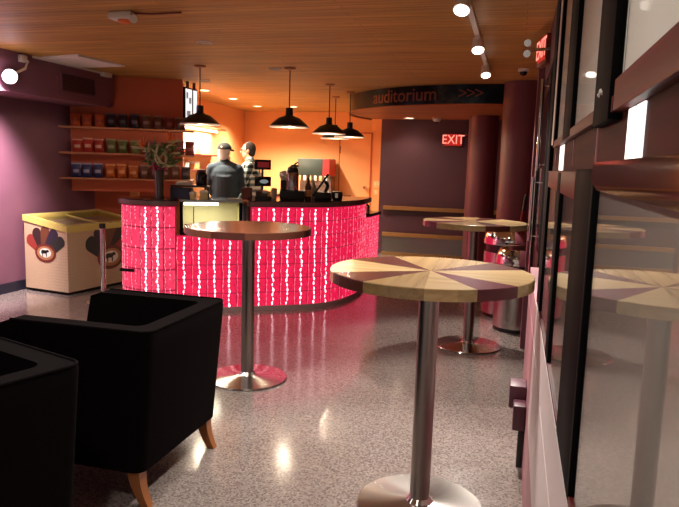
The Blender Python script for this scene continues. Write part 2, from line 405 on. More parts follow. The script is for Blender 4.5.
# ------------------------------------------------------------------ camera
CAM_H = 1.5
cam = bpy.data.cameras.new('camera'); co = bpy.data.objects.new('camera', cam); COL.objects.link(co)
cam.sensor_width = 36; cam.lens = 650/679*36; cam.clip_start = 0.02
f = 650.0; vp = Vector((517-339.5, 170-253.5, f)).normalized(); hd = Vector((math.cos(R_(1.7)), math.sin(R_(1.7)), 0))
up = -vp.cross(hd).normalized()
if up.y > 0: up = -up
xa = vp.cross(up).normalized()
rows = Matrix((xa, vp, up))                       # room axes in camera coordinates (x right, y down, z forward)
right = rows.col[0]; dn = rows.col[1]; fw = rows.col[2]
m3 = Matrix((right, -dn, -fw)).transposed()
co.matrix_world = Matrix.Translation((0, 0, CAM_H)) @ m3.to_4x4()
sc.camera = co

LK = 4.2
# ------------------------------------------------------------------ room shell
CZ = 2.5
WX = 0.12                                         # face of the right wall
mb = MB(); mb.box(-5.6, 2.2, -2.6, 12.8, -0.1, 0); struct('floor', mb, M['floor'])
mb = MB(); mb.box(-5.6, 2.2, -2.6, 12.8, CZ, CZ+0.1); struct('ceiling', mb, M['ceil'])
mb = MB(); mb.box(-5.5, -5.31, -2.6, 7.42, 0, CZ); struct('wall_left', mb, M['plum'])
mb = MB(); mb.box(-5.31, -5.295, -2.6, 6.9, 0, 0.11); struct('baseboard_left', mb, M['navy_base'])
# plum bulkhead along the left wall with a rounded end
prof = [(-2.6, CZ), (-2.6, 2.11)]
for k in range(9):
    a = -PI/2 + k*PI/2/8; prof.append((6.92+0.2*math.cos(a), 2.31+0.2*math.sin(a)))
prof += [(7.12, CZ)]
mb = MB(); mb.prism(prof, -5.31, -4.8, axis='X'); struct('ceiling_bulkhead', mb, M['plum'])
# angled burnt orange shelf wall, upper part standing forward of the lower
A = Vector((-5.31, 6.95)); B = Vector((-4.12, 7.56)); U = (B-A).normalized(); Nn = Vector((U.y, -U.x)); V = -Nn
def sp(u, v): p = A + U*u + Nn*v; return (p.x, p.y)       # u along the shelf wall, v out into the room
LEN = (B-A).length
mb = MB(); mb.prism([sp(0, 0), sp(LEN, 0), sp(LEN, -0.4), sp(0, -0.4)], 1.085, CZ); struct('wall_shelf_side', mb, M['brick_orange'])
mb = MB(); mb.prism([sp(-0.3, -0.40), sp(LEN, -0.40), sp(LEN, -0.55), sp(-0.3, -0.55)], 0, CZ); struct('wall_shelf_side_lower', mb, M['brick_orange'])
# kitchen
mb = MB(); mb.prism([(-4.80, 7.6), (-5.35, 12.5), (-5.6, 12.5), (-5.6, 7.6)], 0, CZ); struct('wall_kitchen_left', mb, M['orange'])
mb = MB(); mb.box(-5.6, -2.10, 12.3, 12.5, 0, CZ); struct('wall_kitchen_back', mb, M['orange'])
mb = MB(); mb.box(-2.24, -2.11, 10.98, 12.3, 0, CZ); struct('wall_kitchen_right', mb, M['orange'])
# plum auditorium wall
mb = MB(); mb.box(-2.24, 2.2, 10.9, 10.98, 0, CZ); struct('wall_back', mb, M['plum_dark'])
mb = MB(); mb.box(-2.15, 2.0, 10.82, 10.9, 0.775, 0.835); struct('trim_1', mb, M['railwood'])
mb = MB(); mb.box(-2.15, 2.0, 10.87, 10.9, 0.68, 0.775); struct('trim_2', mb, M['shadow_band'])  # strip coloured dark to give the shadow gap below the upper rail
mb = MB(); mb.box(-2.15, 2.0, 10.83, 10.9, 0.325, 0.385); struct('trim_3', mb, M['railwood'])
mb = MB(); mb.box(-2.15, 2.0, 10.86, 10.9, 0.05, 0.325); struct('trim_4', mb, M['plate'])
mb = MB(); mb.box(-2.15, 2.0, 10.83, 10.9, 0, 0.05); struct('baseboard_back', mb, M['railwood'])
# right wall and the recess past its end
mb = MB(); mb.prism([(WX+.016, -2.6), (WX+.016, 2.95), (0.2, 2.95), (0.2, 5.6), (0.5, 5.6), (0.5, -2.6)], 0, CZ); struct('wall_right', mb, M['cherry_panel'])
mb = MB(); mb.box(WX, 0.5, 5.6, 5.85, 0, CZ); struct('wall_right_pier', mb, M['maroon'])
mb = MB(); mb.box(1.3, 1.5, 5.85, 10.9, 0, CZ); struct('wall_recess_right', mb, M['maroon'])
mb = MB(); mb.box(0.5, 1.5, 5.75, 5.85, 0, CZ); struct('wall_recess_front', mb, M['maroon'])
mb = MB(); mb.cyl((0.045, 8.0, 0), (0.045, 8.0, CZ), 0.25, m=M['maroon'], seg=48); struct('round_column_wall', mb)
mb = MB(); mb.cyl((-0.52, 10.1, 0), (-0.52, 10.1, CZ), 0.22, m=M['maroon'], seg=48); struct('slim_column_wall', mb)
# skins on the right wall: dusky base, white dado with a groove, plum head band over the door
mb = MB(); mb.box(WX, WX+.016, -1.0, 2.95, 0, 0.36); mb.box(WX, 0.2, 2.95, 4.2, 0, 0.36); struct('baseboard_right', mb, M['pink_base'])
mb = MB(); mb.box(WX, WX+.016, -1.0, 2.95, 0.36, 0.733); mb.box(WX, WX+.016, -1.0, 2.95, 0.742, 0.925); struct('trim_5', mb, M['white_wall'])
mb = MB(); mb.box(WX, 0.2, 2.95, 4.2, 0.36, 0.733); mb.box(WX, 0.2, 2.95, 4.2, 0.742, 0.90); struct('trim_11', mb, M['pink_base'])
mb = MB(); mb.box(0.17, 0.2, 2.95, 5.6, 2.17, CZ); struct('trim_6', mb, M['plum_dark'])

# ------------------------------------------------------------------ poster cases on the right wall
def poster_case(label, y0, y1, z0, z1, stiles, rail_top, rail_bot, m_rail_top, m_rail_bot, m_poster, m_glass):
    """wall case: rails, stiles (each y0, y1, y-depth in front), backing card, glass pane"""
    t = thing('poster_case', label, 'display case', (WX, (y0+y1)/2, z0), 0, None)
    lx = lambda y: y-(y0+y1)/2
    mb = MB(); mb.box(0.011, 0.0155, lx(y0), lx(y1), 0.002, z1-z0-0.002); mb.build('poster', m_poster, t)
    mb = MB(); mb.box(0.005, 0.007, lx(y0)+.004, lx(y1)-.004, rail_bot-0.002, z1-z0-rail_top+0.002); mb.build('glass_pane', m_glass, t)
    mb = MB(); mb.box(0, 0.0155, lx(y0), lx(y1), 0, rail_bot, bev=0.001); mb.build('bottom_rail', m_rail_bot, t)
    mb = MB()
    if m_rail_top is M['alu']:                 # two-faceted head rail
        mb.prism([(0.0155, z1-z0), (0.0, z1-z0), (-0.0035, z1-z0-rail_top*0.55), (0.002, z1-z0-rail_top), (0.0155, z1-z0-rail_top)], lx(y0), lx(y1), axis='Y')
    else: mb.box(0, 0.0155, lx(y0), lx(y1), z1-z0-rail_top, z1-z0, bev=0.001)
    mb.build('top_rail', m_rail_top, t)
    for a, b, d in stiles:
        mb = MB(); mb.box(-d, 0.0155, lx(a), lx(b), -0.010 if d > 0.002 else 0.003, z1-z0-0.003, bev=min(0.003, (b-a)*0.2)); mb.build('stile', M['black_frame'], t)
    return t
lowA = poster_case('lower glass poster case nearest the right edge, under bronze head rail', -0.3, 1.14, 0.935, 1.516, [(1.12, 1.14, 0.001)], 0.044, 0.012, M['alu'], M['cherry'], M['poster_low'], M['glass'])
lowB = poster_case('lower glass poster case beyond the thick black post', 1.47, 2.72, 0.935, 1.500, [(1.93, 2.06, 0.001), (2.66, 2.72, 0.001)], 0.06, 0.012, M['cherry'], M['cherry'], M['poster_low'], M['glass'])
mb = MB(); mb.box(0.0, 0.0155, -0.157, 0.157, 0, 0.575, bev=0.003)
tag(mb.build('case_post', M['black_frame'], None, (WX, 1.302, 0.93)), 'thick black upright post between the two lower poster cases', 'post')
upA = poster_case('upper poster case at the top right corner with cherry sill', -0.3, 0.965, 1.583, 2.35, [], 0.03, 0.042, M['cherry'], M['cherry'], M['poster'], M['matt_glass'])
upB = poster_case('upper poster case with a scuffed black end stile', 0.975, 2.50, 1.583, 2.35, [(0.985, 1.17, 0.004), (1.72, 1.98, 0.001), (2.44, 2.5, 0.001)], 0.03, 0.022, M['cherry'], M['cherry'], M['poster'], M['matt_glass'])
mb = MB(); mb.tube([(-0.0045, -0.675, 0.034), (-0.0045, -0.655, 0.041), (-0.0045, -0.64, 0.034), (-0.0045, -0.63, 0.037)], 0.0025); mb.build('scuff_mark', M['white'], upB)
# the bright strips between the cases
t = thing('lit_slot', 'bright white double strip between upper and lower cases at far right', 'light', (WX+.016, 0.86, 1.513))
mb = MB(); mb.box(-0.003, -0.0005, -0.055, -0.005, 0, 0.068); mb.build('lit_strip', M['slot'], t)
mb = MB(); mb.box(-0.003, -0.0005, 0.005, 0.055, 0, 0.068); mb.build('lit_strip', M['slot'], t)
t = thing('lit_slot', 'narrow bright white strip between cases, farther along the right wall', 'light', (WX+.016, 2.2, 1.503))
mb = MB(); mb.box(-0.003, -0.0005, -0.09, 0.09, 0, 0.078); mb.build('lit_strip', M['slot'], t)
# cherry grooves between cases
mb = MB()
for y in (1.25, 1.75, 2.5): mb.box(WX+0.013, WX+.016, y-0.004, y+0.004, 1.514, 1.581)
struct('trim_7', mb, M['pink_base'])

# doors on the right wall
DX = 0.2
def wall_door(n, y0, y1, z0, glass_z):
    mb = MB(); mb.box(DX-0.03, DX, y0, y1, z0, 2.12, m=M['cherry_panel'])
    d = struct(n, mb)
    mb = MB(); mb.box(DX-0.034, DX-0.03, y0+0.1, y1-0.1, glass_z, 2.02); mb.build('door_glass', M['dark_glass'], d)
    for y in (y0+0.02, y1-0.08):
        mb = MB(); mb.box(DX-0.036, DX-0.03, y, y+0.06, z0+0.02, 2.1); mb.build('door_edge', M['black_frame'], d)
    return d
wall_door('window_1', 2.97, 4.19, 0.91, 1.0)
d1_ = wall_door('door_1', 4.23, 5.58, 0.01, 0.95)
for y, z0, z1 in ((4.45, 1.5, 2.08), (5.3, 0.95, 1.45)):
    mb = MB(); mb.cyl((DX-0.075, y, z0), (DX-0.075, y, z1), 0.012, m=M['chrome'], seg=12)
    for z in (z0+0.04, z1-0.04): mb.cyl((DX-0.075, y, z), (DX-0.03, y, z), 0.007, m=M['chrome'], seg=10)
    mb.build('door_handle', None, d1_)
mb = MB(); mb.cyl((0.150, 5.57, 0.55), (0.150, 5.57, 1.52), 0.010, seg=12); mb.box(0.14, 0.16, 5.57, 5.6, 0.6, 0.64); mb.box(0.14, 0.16, 5.57, 5.6, 1.44, 1.48)
tag(mb.build('vertical_rail', M['chrome'], None), 'vertical chrome rail on the pier just past the door, behind far table', 'rail')
mb = MB(); mb.box(WX, 0.2, 2.955, 2.965, 0.92, 2.3); struct('trim_9', mb, M['black_frame'])
mb = MB(); mb.box(WX, WX+.016, 2.73, 2.95, 0.93, 2.4, bev=0.003); struct('trim_8', mb, M['black_frame'])
mb = MB(); mb.box(WX+.004, WX+.016, 2.51, 2.72, 1.60, 2.35); struct('trim_10', mb, M['white_wall'])
# plum wall bumper standing on the floor against the right wall
t = thing('wall_bumper', 'dark plum stepped bumper block standing against right wall by the near table', 'bumper', (WX-0.001, 3.3, 0))
mb = MB(); mb.box(-0.03, 0, -0.03, 0.03, 0, 0.215, bev=0.003); mb.build('post', M['black'], t)
mb = MB(); mb.box(-0.062, 0, -0.09, 0.02, 0.215, 0.345, bev=0.008); mb.build('front_block', M['plumplastic'], t)
mb = MB(); mb.box(-0.085, 0, 0.02, 0.16, 0.29, 0.41, bev=0.008); mb.build('back_block', M['plumplastic'], t)

# ------------------------------------------------------------------ auditorium drum and sign
DC = Vector((-0.47, 10.15)); DR = 2.08; DZ = 2.27
def arc(c, r, a0, a1, n): return [(c.x+r*math.cos(R_(a0+(a1-a0)*k/n)), c.y+r*math.sin(R_(a0+(a1-a0)*k/n))) for k in range(n+1)]
outer = [p for p in arc(DC, DR-0.03, 158, 320, 50)]
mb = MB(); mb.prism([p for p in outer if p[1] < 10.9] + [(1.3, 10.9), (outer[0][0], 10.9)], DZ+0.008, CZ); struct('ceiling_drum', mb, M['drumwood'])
t = thing('curved_sign', 'dark iridescent curved overhead sign band pointing to the auditorium', 'sign', (DC.x, DC.y, DZ))
mb = MB()
o_ = arc(Vector((0, 0)), DR, 160, 312, 60); i_ = arc(Vector((0, 0)), DR-0.028, 160, 312, 60)
mb.prism(o_ + i_[::-1], 0.0, CZ-DZ-0.002); mb.build('sign_band', M['irid'], t)
def bend_text(txt, size, ang, z, name):
    me = text_mesh(txt, size, 0.004, name, M['sign_text'])
    for v in me.vertices:
        a = R_(ang) + v.co.x/DR; r = DR+0.003+v.co.z
        v.co = Vector((r*math.cos(a), r*math.sin(a), z+v.co.y))
    o = link(name, me, t); o['label'] = 'copper lettering reading ' + ('auditorium' if 'a' in txt else 'one arrowhead pointing right')
bend_text('auditorium', 0.235, 241.0, 0.115, 'lettering')
for k_ in range(3): bend_text('>', 0.2, 264.0+2.7*k_, 0.115, 'arrow')
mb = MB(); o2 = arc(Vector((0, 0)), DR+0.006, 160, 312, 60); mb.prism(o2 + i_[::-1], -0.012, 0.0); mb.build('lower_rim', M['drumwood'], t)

def recessed(name, label, x, y, z, lit, r=0.075, group=None, energy=0, col=(1, .86, .66), spot=130):
    t = thing(name, label, 'ceiling light', (x, y, z), 0, group)
    mb = MB(); mb.lathe([(r, -0.001), (r, -0.008), (r*0.82, -0.010), (r*0.78, -0.001)], seg=28); mb.build('trim_ring', M['white'], t)
    mb = MB(); mb.cyl((0, 0, -0.0035), (0, 0, -0.001), r*0.78, seg=28); mb.build('lens', M['bulb'] if lit else M['offlamp'], t)
    if energy:
        lamp('downlight_lamp', 'SPOT', (0, 0, -0.02), energy*LK, col, t, spot_size=R_(spot), spot_blend=0.8, shadow_soft_size=0.05)
    return t
RC = (('nearest the shelf wall', -4.377, 8.667), ('second from the shelf wall', -4.459, 9.822), ('deepest of the kitchen row', -4.563, 11.102), ('right of the kitchen row, above the soda fountain', -3.9, 11.157))
KW = 98
for n, x, y in RC: recessed('recessed_light', 'lit round ceiling light over the kitchen, ' + n, x, y, CZ, True, 0.085, 'lit kitchen downlights', KW)
for n, x, y in (('behind the leftmost pendant cord', -3.864, 7.665), ('left of the second pendant cord', -2.568, 6.725), ('nearer than all the pendant cords', -2.629, 5.214)):
    recessed('recessed_light', 'unlit round ceiling light in the wood planks, ' + n, x, y, CZ, False, 0.07, 'unlit ceiling lights')
recessed('recessed_light', 'lit round downlight under the curved auditorium sign', -1.72, 10.55, DZ+0.008, True, 0.09, None, 3)
# fill spots added at lobby ceiling height, no fixtures, out of view
for x, y, e in ((-0.9, 0.7, 17), (-1.3, 3.0, 31), (-2.9, 2.7, 36), (-3.6, -0.9, 14), (-4.4, 3.0, 34)):
    lamp('lobby_fill_spot', 'SPOT', (x, y, CZ-0.03), e*LK, (1, .94, .87), None, spot_size=R_(150), spot_blend=0.8, shadow_soft_size=0.07)
# smoke detector beside the drum light
t = thing('smoke_detector', 'small round white detector under the curved drum, left of the exit sign', 'detector', (-1.28, 10.55, DZ+0.008))
mb = MB(); mb.lathe([(0.065, 0), (0.07, -0.02), (0.055, -0.045), (0.02, -0.06)], seg=24); mb.build('housing', M['white'], t)
mb = MB(); mb.sph((0, 0, -0.055), 0.025); mb.build('dome', M['alu'], t)

# ------------------------------------------------------------------ exit signs
def exit_sign(label, loc, rotz, w=0.30, h=0.20):
    t = thing('exit_sign', label, 'sign', loc, rotz)
    mb = MB(); mb.box(-w/2, w/2, -0.045, 0, -h/2, h/2, bev=0.006); mb.build('housing', M['red_dark'], t)
    mb = MB(); mb.box(-w*0.40, w*0.46, -0.048, -0.045, -h*0.36, h*0.45); mb.build('red_face', M['exit_face'], t)
    me = text_mesh('EXIT', h*0.92, 0.001, 'exit_letters', M['exit_letter'])
    for v in me.vertices: v.co = Vector((v.co.x*0.86+w*0.03, -0.0505-v.co.z, v.co.y*1.0+h*0.045))
    link('exit_letters', me, t)
    return t
e1 = exit_sign('glowing red EXIT sign on the plum back wall below the curved sign', (-1.045, 10.898, 1.945), 0, 0.33, 0.225)
mb = MB(); mb.box(0.19, 0.24, -0.06, 0, 0.08, 0.13, bev=0.008); mb.build('indicator_box', M['plum'], e1)
e2 = exit_sign('red EXIT sign seen nearly edge-on, high on the right wall', (0.158, 4.95, 2.335), -R_(80), 0.28, 0.20)
t = thing('emergency_light', 'silver twin-head emergency lamp beside the edge-on exit sign', 'lamp', (0.045, 4.75, 2.27))
mb = MB(); mb.box(-0.012, 0.125, -0.012, 0.012, 0.035, 0.055); mb.build('bracket', M['chrome'], t)
for k, z in enumerate((0.02, 0.09)):
    mb = MB(); mb.cyl((-0.03, 0, z), (-0.03, -0.05, z-0.01), 0.016, 0.024, seg=16); mb.cyl((-0.03, 0, z), (-0.005, 0, 0.045), 0.008, seg=8); mb.build('lamp_head', M['chrome'], t)
t = thing('security_camera', 'small white dome camera where ceiling meets the round column', 'camera', (0.0, 6.9, CZ))
mb = MB(); mb.lathe([(0.055, 0), (0.055, -0.02), (0.045, -0.03)], seg=20); mb.build('mount', M['white'], t)
mb = MB(); mb.sph((0, 0, -0.03), 0.04); mb.build('dome', M['black_gloss'], t)

# ------------------------------------------------------------------ track lights
t = thing('track_light', 'white ceiling track with three lit spot heads near the right wall', 'track light', (-0.345, 0, CZ))
mb = MB(); mb.box(-0.018, 0.018, 3.2, 7.15, -0.03, -0.001); mb.build('track', M['white'], t)
for i, (y, tgt) in enumerate(((3.85, (-0.1, -0.6, -1)), (5.1, (0.12, -0.55, -1)), (6.4, (0.1, -0.5, -1)))):
    d = Vector(tgt).normalized(); p0 = Vector((0, y, -0.045)); p1 = p0 + d*0.10
    mb = MB(); mb.box(-0.016, 0.016, y-0.05, y+0.05, -0.05, -0.03); mb.cyl((0, y, -0.04), p0 + d*0.05, 0.009, seg=10)
    mb.cyl(p0, p1, 0.036, 0.047, seg=24); h = mb.build('spot_head', M['white'], t)
    mb = MB(); mb.cyl(p1+d*0.0005, p1+d*0.006, 0.040, seg=24); mb.build('spot_lens', M['bulb_cool'], h)
    l = lamp('spot_lamp', 'SPOT', p1+d*0.02, 210, (1, .92, .83), t, spot_size=R_(75), spot_blend=0.6, shadow_soft_size=0.03); aim(l, d)

# left wall spotlight with its bracket, conduit, vent grille, ceiling panel
t = thing('wall_spotlight', 'glaring spotlight on bracket at the plum bulkhead, far left', 'spotlight', (-4.8, 5.36, CZ))
mb = MB(); mb.box(0.0, 0.05, 0.16, 0.24, -0.09, -0.02, bev=0.008); mb.tube([(0.03, 0.2, -0.02), (0.05, 0.24, -0.08), (0.05, 0.2, -0.15), (0.10, -0.02, -0.235)], 0.014); mb.build('bracket', M['white'], t)
hd_ = Vector((0.55, -0.7, -0.1)).normalized(); c0 = Vector((0.10, -0.06, -0.262))
mb = MB(); mb.cyl(c0-hd_*0.02, c0+hd_*0.09, 0.05, 0.06, seg=24); mb.build('lamp_head', M['white'], t)
mb = MB(); mb.sph(c0+hd_*0.07, 0.066, sc_=(1, 1, 1), seg=20); mb.build('bulb', M['pinklamp'], t)
l = lamp('left_spot_glow', 'SPOT', c0+hd_*0.16, 16, (1, .84, .88), t, spot_size=R_(120), spot_blend=0.6, shadow_soft_size=0.06); aim(l, (-1, 0.5, -0.45))
l = lamp('left_spot_lamp', 'SPOT', c0+hd_*0.17, 700, (1, .84, .88), t, spot_size=R_(95), spot_blend=0.6, shadow_soft_size=0.06); aim(l, (-0.6, 0.05, -0.65))
mb = MB(); mb.box(0, 0.022, 0, 1.25, -0.022, -0.002, m=M['white']); mb.box(-0.002, 0.06, 1.12, 1.27, -0.05, -0.001, m=M['white'], bev=0.004)
tag(mb.build('ceiling_conduit', None, None, (-4.8, 5.72, CZ)), 'white surface conduit along the bulkhead edge at upper left', 'conduit')
t = thing('vent_grille', 'dark rectangular air grille set in the plum bulkhead', 'vent', (-4.8, 6.44, 2.30))
mb = MB()
for a, b, c, d in ((-.31, .31, .09, .115), (-.31, .31, -.115, -.09), (-.31, -.285, -.09, .09), (.285, .31, -.09, .09)): mb.box(0, 0.015, a, b, c, d)
mb.build('frame', M['plum'], t)
mb = MB(); mb.box(0, 0.003, -0.285, 0.285, -0.09, 0.09); mb.build('opening', M['black'], t)
mb = MB()
for k in range(8): mb.box(0.003, 0.011, -0.285, 0.285, -0.085+k*0.0225, -0.079+k*0.0225)
mb.build('louvre', M['plum_dark'], t)
mb = MB(); mb.prism([(-4.78, 5.80), (-4.225, 5.672), (-4.15, 6.36), (-4.75, 6.40)], CZ-0.02, CZ-0.001)
tag(mb.build('ceiling_panel', M['white'], None), 'flat off-white panel mounted on wood ceiling at upper left', 'panel')
t = thing('emergency_light', 'boxy white emergency light with orange lens on the wood ceiling, upper left', 'lamp', (-2.69, 4.12, CZ))
mb = MB(); mb.box(-0.10, 0.08, -0.05, 0.05, -0.05, -0.001, bev=0.01); mb.build('housing', M['white'], t)
mb = MB(); mb.sph((0.0, 0, -0.055), 0.04, sc_=(1.2, 1, 0.6)); mb.build('lens', M['orange_petal'], t)
mb = MB(); mb.cyl((0.07, -0.02, -0.05), (0.11, -0.06, -0.06), 0.02, 0.028, seg=14); mb.build('lamp_head', M['white'], t)
mb = MB(); mb.tube([(0.08, 0.0, -0.01), (0.2, 0.02, -0.012), (0.42, 0.03, -0.008)], 0.006); mb.build('wire', M['red_dark'], t)

# ------------------------------------------------------------------ pendants
def pendant_parts(t, cord):
    prof = [(0.038, 0.20), (0.04, 0.125), (0.06, 0.112), (0.115, 0.095), (0.19, 0.03), (0.21, 0.0)]
    inner = [(r-0.004, z-0.002) for r, z in prof[::-1]]
    mb = MB(); mb.lathe(prof, seg=40); sh = mb.build('lamp_shade', M['black_shade'], t)
    mb = MB(); mb.lathe(inner, seg=40); mb.build('shade_lining', M['white_enamel'], sh)
    mb = MB(); mb.lathe([(0.211, 0.008), (0.214, 0.0), (0.211, -0.006), (0.204, -0.004)], seg=40); mb.build('shade_rim', M['white_enamel'], sh)
    mb = MB(); mb.sph((0, 0, 0.055), 0.035); mb.build('bulb', M['bulb'], t)
    mb = MB(); mb.cyl((0, 0, 0.20), (0, 0, cord), 0.006, seg=8); mb.build('cord', M['shadow_band'], t)
    mb = MB(); mb.lathe([(0.06, cord), (0.06, cord-0.012), (0.02, cord-0.025)], seg=24); mb.build('canopy', M['shelf_wood'], t)
PZ = 1.885
pts = (('leftmost, in front of the menu screens', -3.325, 6.481), ('second from the left, alone mid-row', -2.389, 6.702), ('third from the left, overlapping another', -2.335, 8.05), ('mostly hidden behind another shade', -2.66, 9.5), ('rightmost and smallest, before the orange door', -2.28, 8.9))
p0 = None
for n, x, y in pts:
    lb = 'black barn-style pendant lamp over the bar, ' + n
    if p0 is None:
        p0 = thing('pendant_lamp', lb, 'pendant lamp', (x, y, PZ), 0, 'black pendants over the bar'); pendant_parts(p0, CZ-PZ-0.001)
    else: dup(p0, (x, y, PZ), None, lb, 'black pendants over the bar')
    lamp('pendant_bulb', 'POINT', (x, y, PZ+0.01), 40, (1, .82, .58), shadow_soft_size=0.03)

# ------------------------------------------------------------------ glass block bar
def smooth_path(P, n=8):
    out = []
    for i in range(len(P)-1):
        p0 = Vector(P[max(i-1, 0)]); p1 = Vector(P[i]); p2 = Vector(P[i+1]); p3 = Vector(P[min(i+2, len(P)-1)])
        for k in range(n):
            t = k/n
            out.append(0.5*((2*p1) + (p2-p0)*t + (2*p0-5*p1+4*p2-p3)*t*t + (3*p1-p0-3*p2+p3)*t**3))
    out.append(Vector(P[-1])); return out
def resample(path, step):
    L = [0]
    for a, b in zip(path, path[1:]): L.append(L[-1]+(b-a).length)
    n = max(1, round(L[-1]/step)); out = []
    for k in range(n+1):
        s = L[-1]*k/n; j = 0
        while j < len(L)-2 and L[j+1] < s: j += 1
        out.append(path[j].lerp(path[j+1], (s-L[j])/max(1e-9, L[j+1]-L[j])))
    return out
def offset(path, d):
    out = []
    for i, p in enumerate(path):
        a = path[max(i-1, 0)]; b = path[min(i+1, len(path)-1)]; t = (b-a).normalized()
        out.append(p + Vector((t.y, -t.x))*d)      # to the right of travel = into the room
    return out
def glass_blocks(name, path, step, z0, bh, rows, parent, m_block, skip=None, joint=0.010):
    """grid of pillowed glass blocks along a path, with glowing mortar"""
    cols = resample(path, step); mb = MB()
    for k in range(len(cols)-1):
        a, b = cols[k], cols[k+1]; u = (b-a).normalized(); n = Vector((u.y, -u.x)); w = (b-a).length
        for r in range(rows):
            if skip and skip(k, r, len(cols)-1): continue
            za = z0+r*bh
            def P(s, z, d): q = a+u*s+n*d; return (q.x, q.y, z)
            def rect(i, d): return [P(i, za+i, d), P(w-i, za+i, d), P(w-i, za+bh-i, d), P(i, za+bh-i, d)]
            j = joint/2
            R0, R1, R2 = rect(0, 0), rect(j, 0.0), rect(j+0.012, 0.008)
            for q in range(4):
                mb.face([R0[q], R0[(q+1) % 4], R1[(q+1) % 4], R1[q]], M['mortar'])
                mb.face([R1[q], R1[(q+1) % 4], R2[(q+1) % 4], R2[q]], m_block)
            mb.face(R2, m_block)
            bk = rect(0, -0.09); mb.face(bk, M['mortar'])
    return mb.build(name, None, parent), cols
def led_strings(cols, z0, z1, parent, bright, dots, rows, bh, skip=None):
    for k in range(len(cols)-1):
        a, b = cols[k], cols[k+1]; u = (b-a).normalized(); n = Vector((u.y, -u.x))
        for s, m, rad in ((0.5, bright(k), 0.010 if bright(k) is M['led'] else 0.0055), (0.06, M['led_dim'], 0.0035)):
            mb = MB(); pts = []; rs = []
            for r in range(rows):
                if skip and skip(k, r, len(cols)-1): continue
                for i in range(dots):
                    z = z0 + bh*(r+(i+0.5)/dots)+random.uniform(-.006, .006)
                    q = a.lerp(b, s) + u*random.uniform(-0.007, 0.007) + n*0.006
                    big = rad*random.uniform(0.7, 1.25) if m is M['led'] or random.random() < 0.55 else rad*0.35
                    for dz, rr in ((-bh/dots*0.42, 0.0006), (-big*0.8, big*0.75), (0, big), (big*0.8, big*0.75)):
                        pts.append((q.x, q.y, z+dz)); rs.append(rr)
            if pts: mb.tube(pts, rs, seg=7); mb.build('led_string', m, parent)
            else: mb.bm.free()
TOP = 1.12
MP = smooth_path([(-3.165, 5.672), (-2.88, 5.83), (-2.62, 5.99), (-2.36, 6.15), (-2.02, 6.38), (-1.83, 6.63), (-1.735, 6.98), (-1.715, 7.3), (-1.75, 7.75)])
bar = thing('glass_block_bar', 'curved concession bar front of glowing hot pink glass blocks', 'bar counter', (0, 0, 0))
CASE_END = Vector((-2.575, 6.015))
def in_case(k, r, n):
    return r >= 5 and cols_main[min(k, len(cols_main)-1)].x < -2.63
cols_main = resample(MP, 0.15)
_, cm = glass_blocks('block_front', MP, 0.15, 0.04, 0.1455, 7, bar, M['block'], in_case)
led_strings(cm, 0.04, 1.06, bar, lambda k: M['led'] if k < 11 else M['led_dim'], 3, 7, 0.1455, in_case)
def ring_prism(mb, path, d_out, d_in, z0, z1, m=None):
    mb.prism([tuple(p) for p in offset(path, d_out)] + [tuple(p) for p in offset(path, -d_in)][::-1], z0, z1, m)
mb = MB(); ring_prism(mb, MP, 0.018, 0.12, 0, 0.045); mb.build('plinth', M['plinth'], bar)
right_part = [p for p in MP if p.x > -2.57 or p.y > 6.2]
mb = MB(); ring_prism(mb, right_part, -0.10, 0.16, 0.04, 1.055); mb.build('core_wall', M['black'], bar)
left_part = [p for p in MP if p.x < -2.55]
mb = MB(); ring_prism(mb, left_part, -0.10, 0.16, 0.04, 0.76); mb.build('core_wall', M['black'], bar)
mb = MB(); e = MP[-1]; mb.box(e.x-0.12, e.x+0.0, e.y+0.0, e.y+0.02, 0.0, 1.055); mb.build('end_panel', M['black'], bar)
# worktop
mb = MB(); ring_prism(mb, right_part, 0.06, 0.50, 1.062, TOP)
wt = tag(mb.build('bar_worktop', M['counter'], None), 'dark glossy curved worktop on the pink glass block bar', 'worktop')
mb = MB(); ring_prism(mb, right_part, 0.066, -0.061, 1.068, TOP-0.008); mb.build('edge_band', M['edge'], wt)
# tall left end of the bar
PP = smooth_path([(-3.74, 5.64), (-3.63, 5.53), (-3.41, 5.48), (-3.23, 5.50), (-3.13, 5.60)], 6)
pil = thing('glass_block_bar_end', 'paler pink rounded end pier of the bar, in front of the freezer', 'bar counter', (0, 0, 0))
_, cp = glass_blocks('block_front', PP, 0.115, 0.04, 0.204, 5, pil, M['block_pale'], None, 0.016)
led_strings(cp, 0.04, 1.06, pil, lambda k: M['led'] if k in (3, 4) else M['led_dim'], 6, 5, 0.204)
mb = MB(); mb.prism([tuple(p) for p in offset(PP, -0.10)] + [(-3.34, 5.84), (-3.66, 5.9)], 0.04, 1.06); mb.build('core_wall', M['black'], pil)
mb = MB(); ring_prism(mb, PP, -0.01, 0.1, 0, 0.04); mb.build('plinth', M['plinth'], pil)
mb = MB(); mb.prism([tuple(p) for p in offset(PP, 0.03)] + [(-3.16, 5.71), (-3.36, 6.05), (-3.72, 6.0)], 1.065, TOP)
wt = tag(mb.build('pier_worktop', M['counter'], None), 'short dark worktop on the rounded pier under the flower vase', 'worktop')
mb = MB(); ring_prism(mb, PP, 0.036, -0.031, 1.07, TOP-0.008); mb.build('edge_band', M['edge'], wt)
mb = MB(); mb.box(-0.005, 0.15, -0.035, -0.005, -0.015, 0.015, bev=0.006)
tag(mb.build('belt_clip', M['black_gloss'], None, (-3.655, 5.49, 0.43)), 'black belt wall clip fixed to the left end of the pink pier', 'clip')

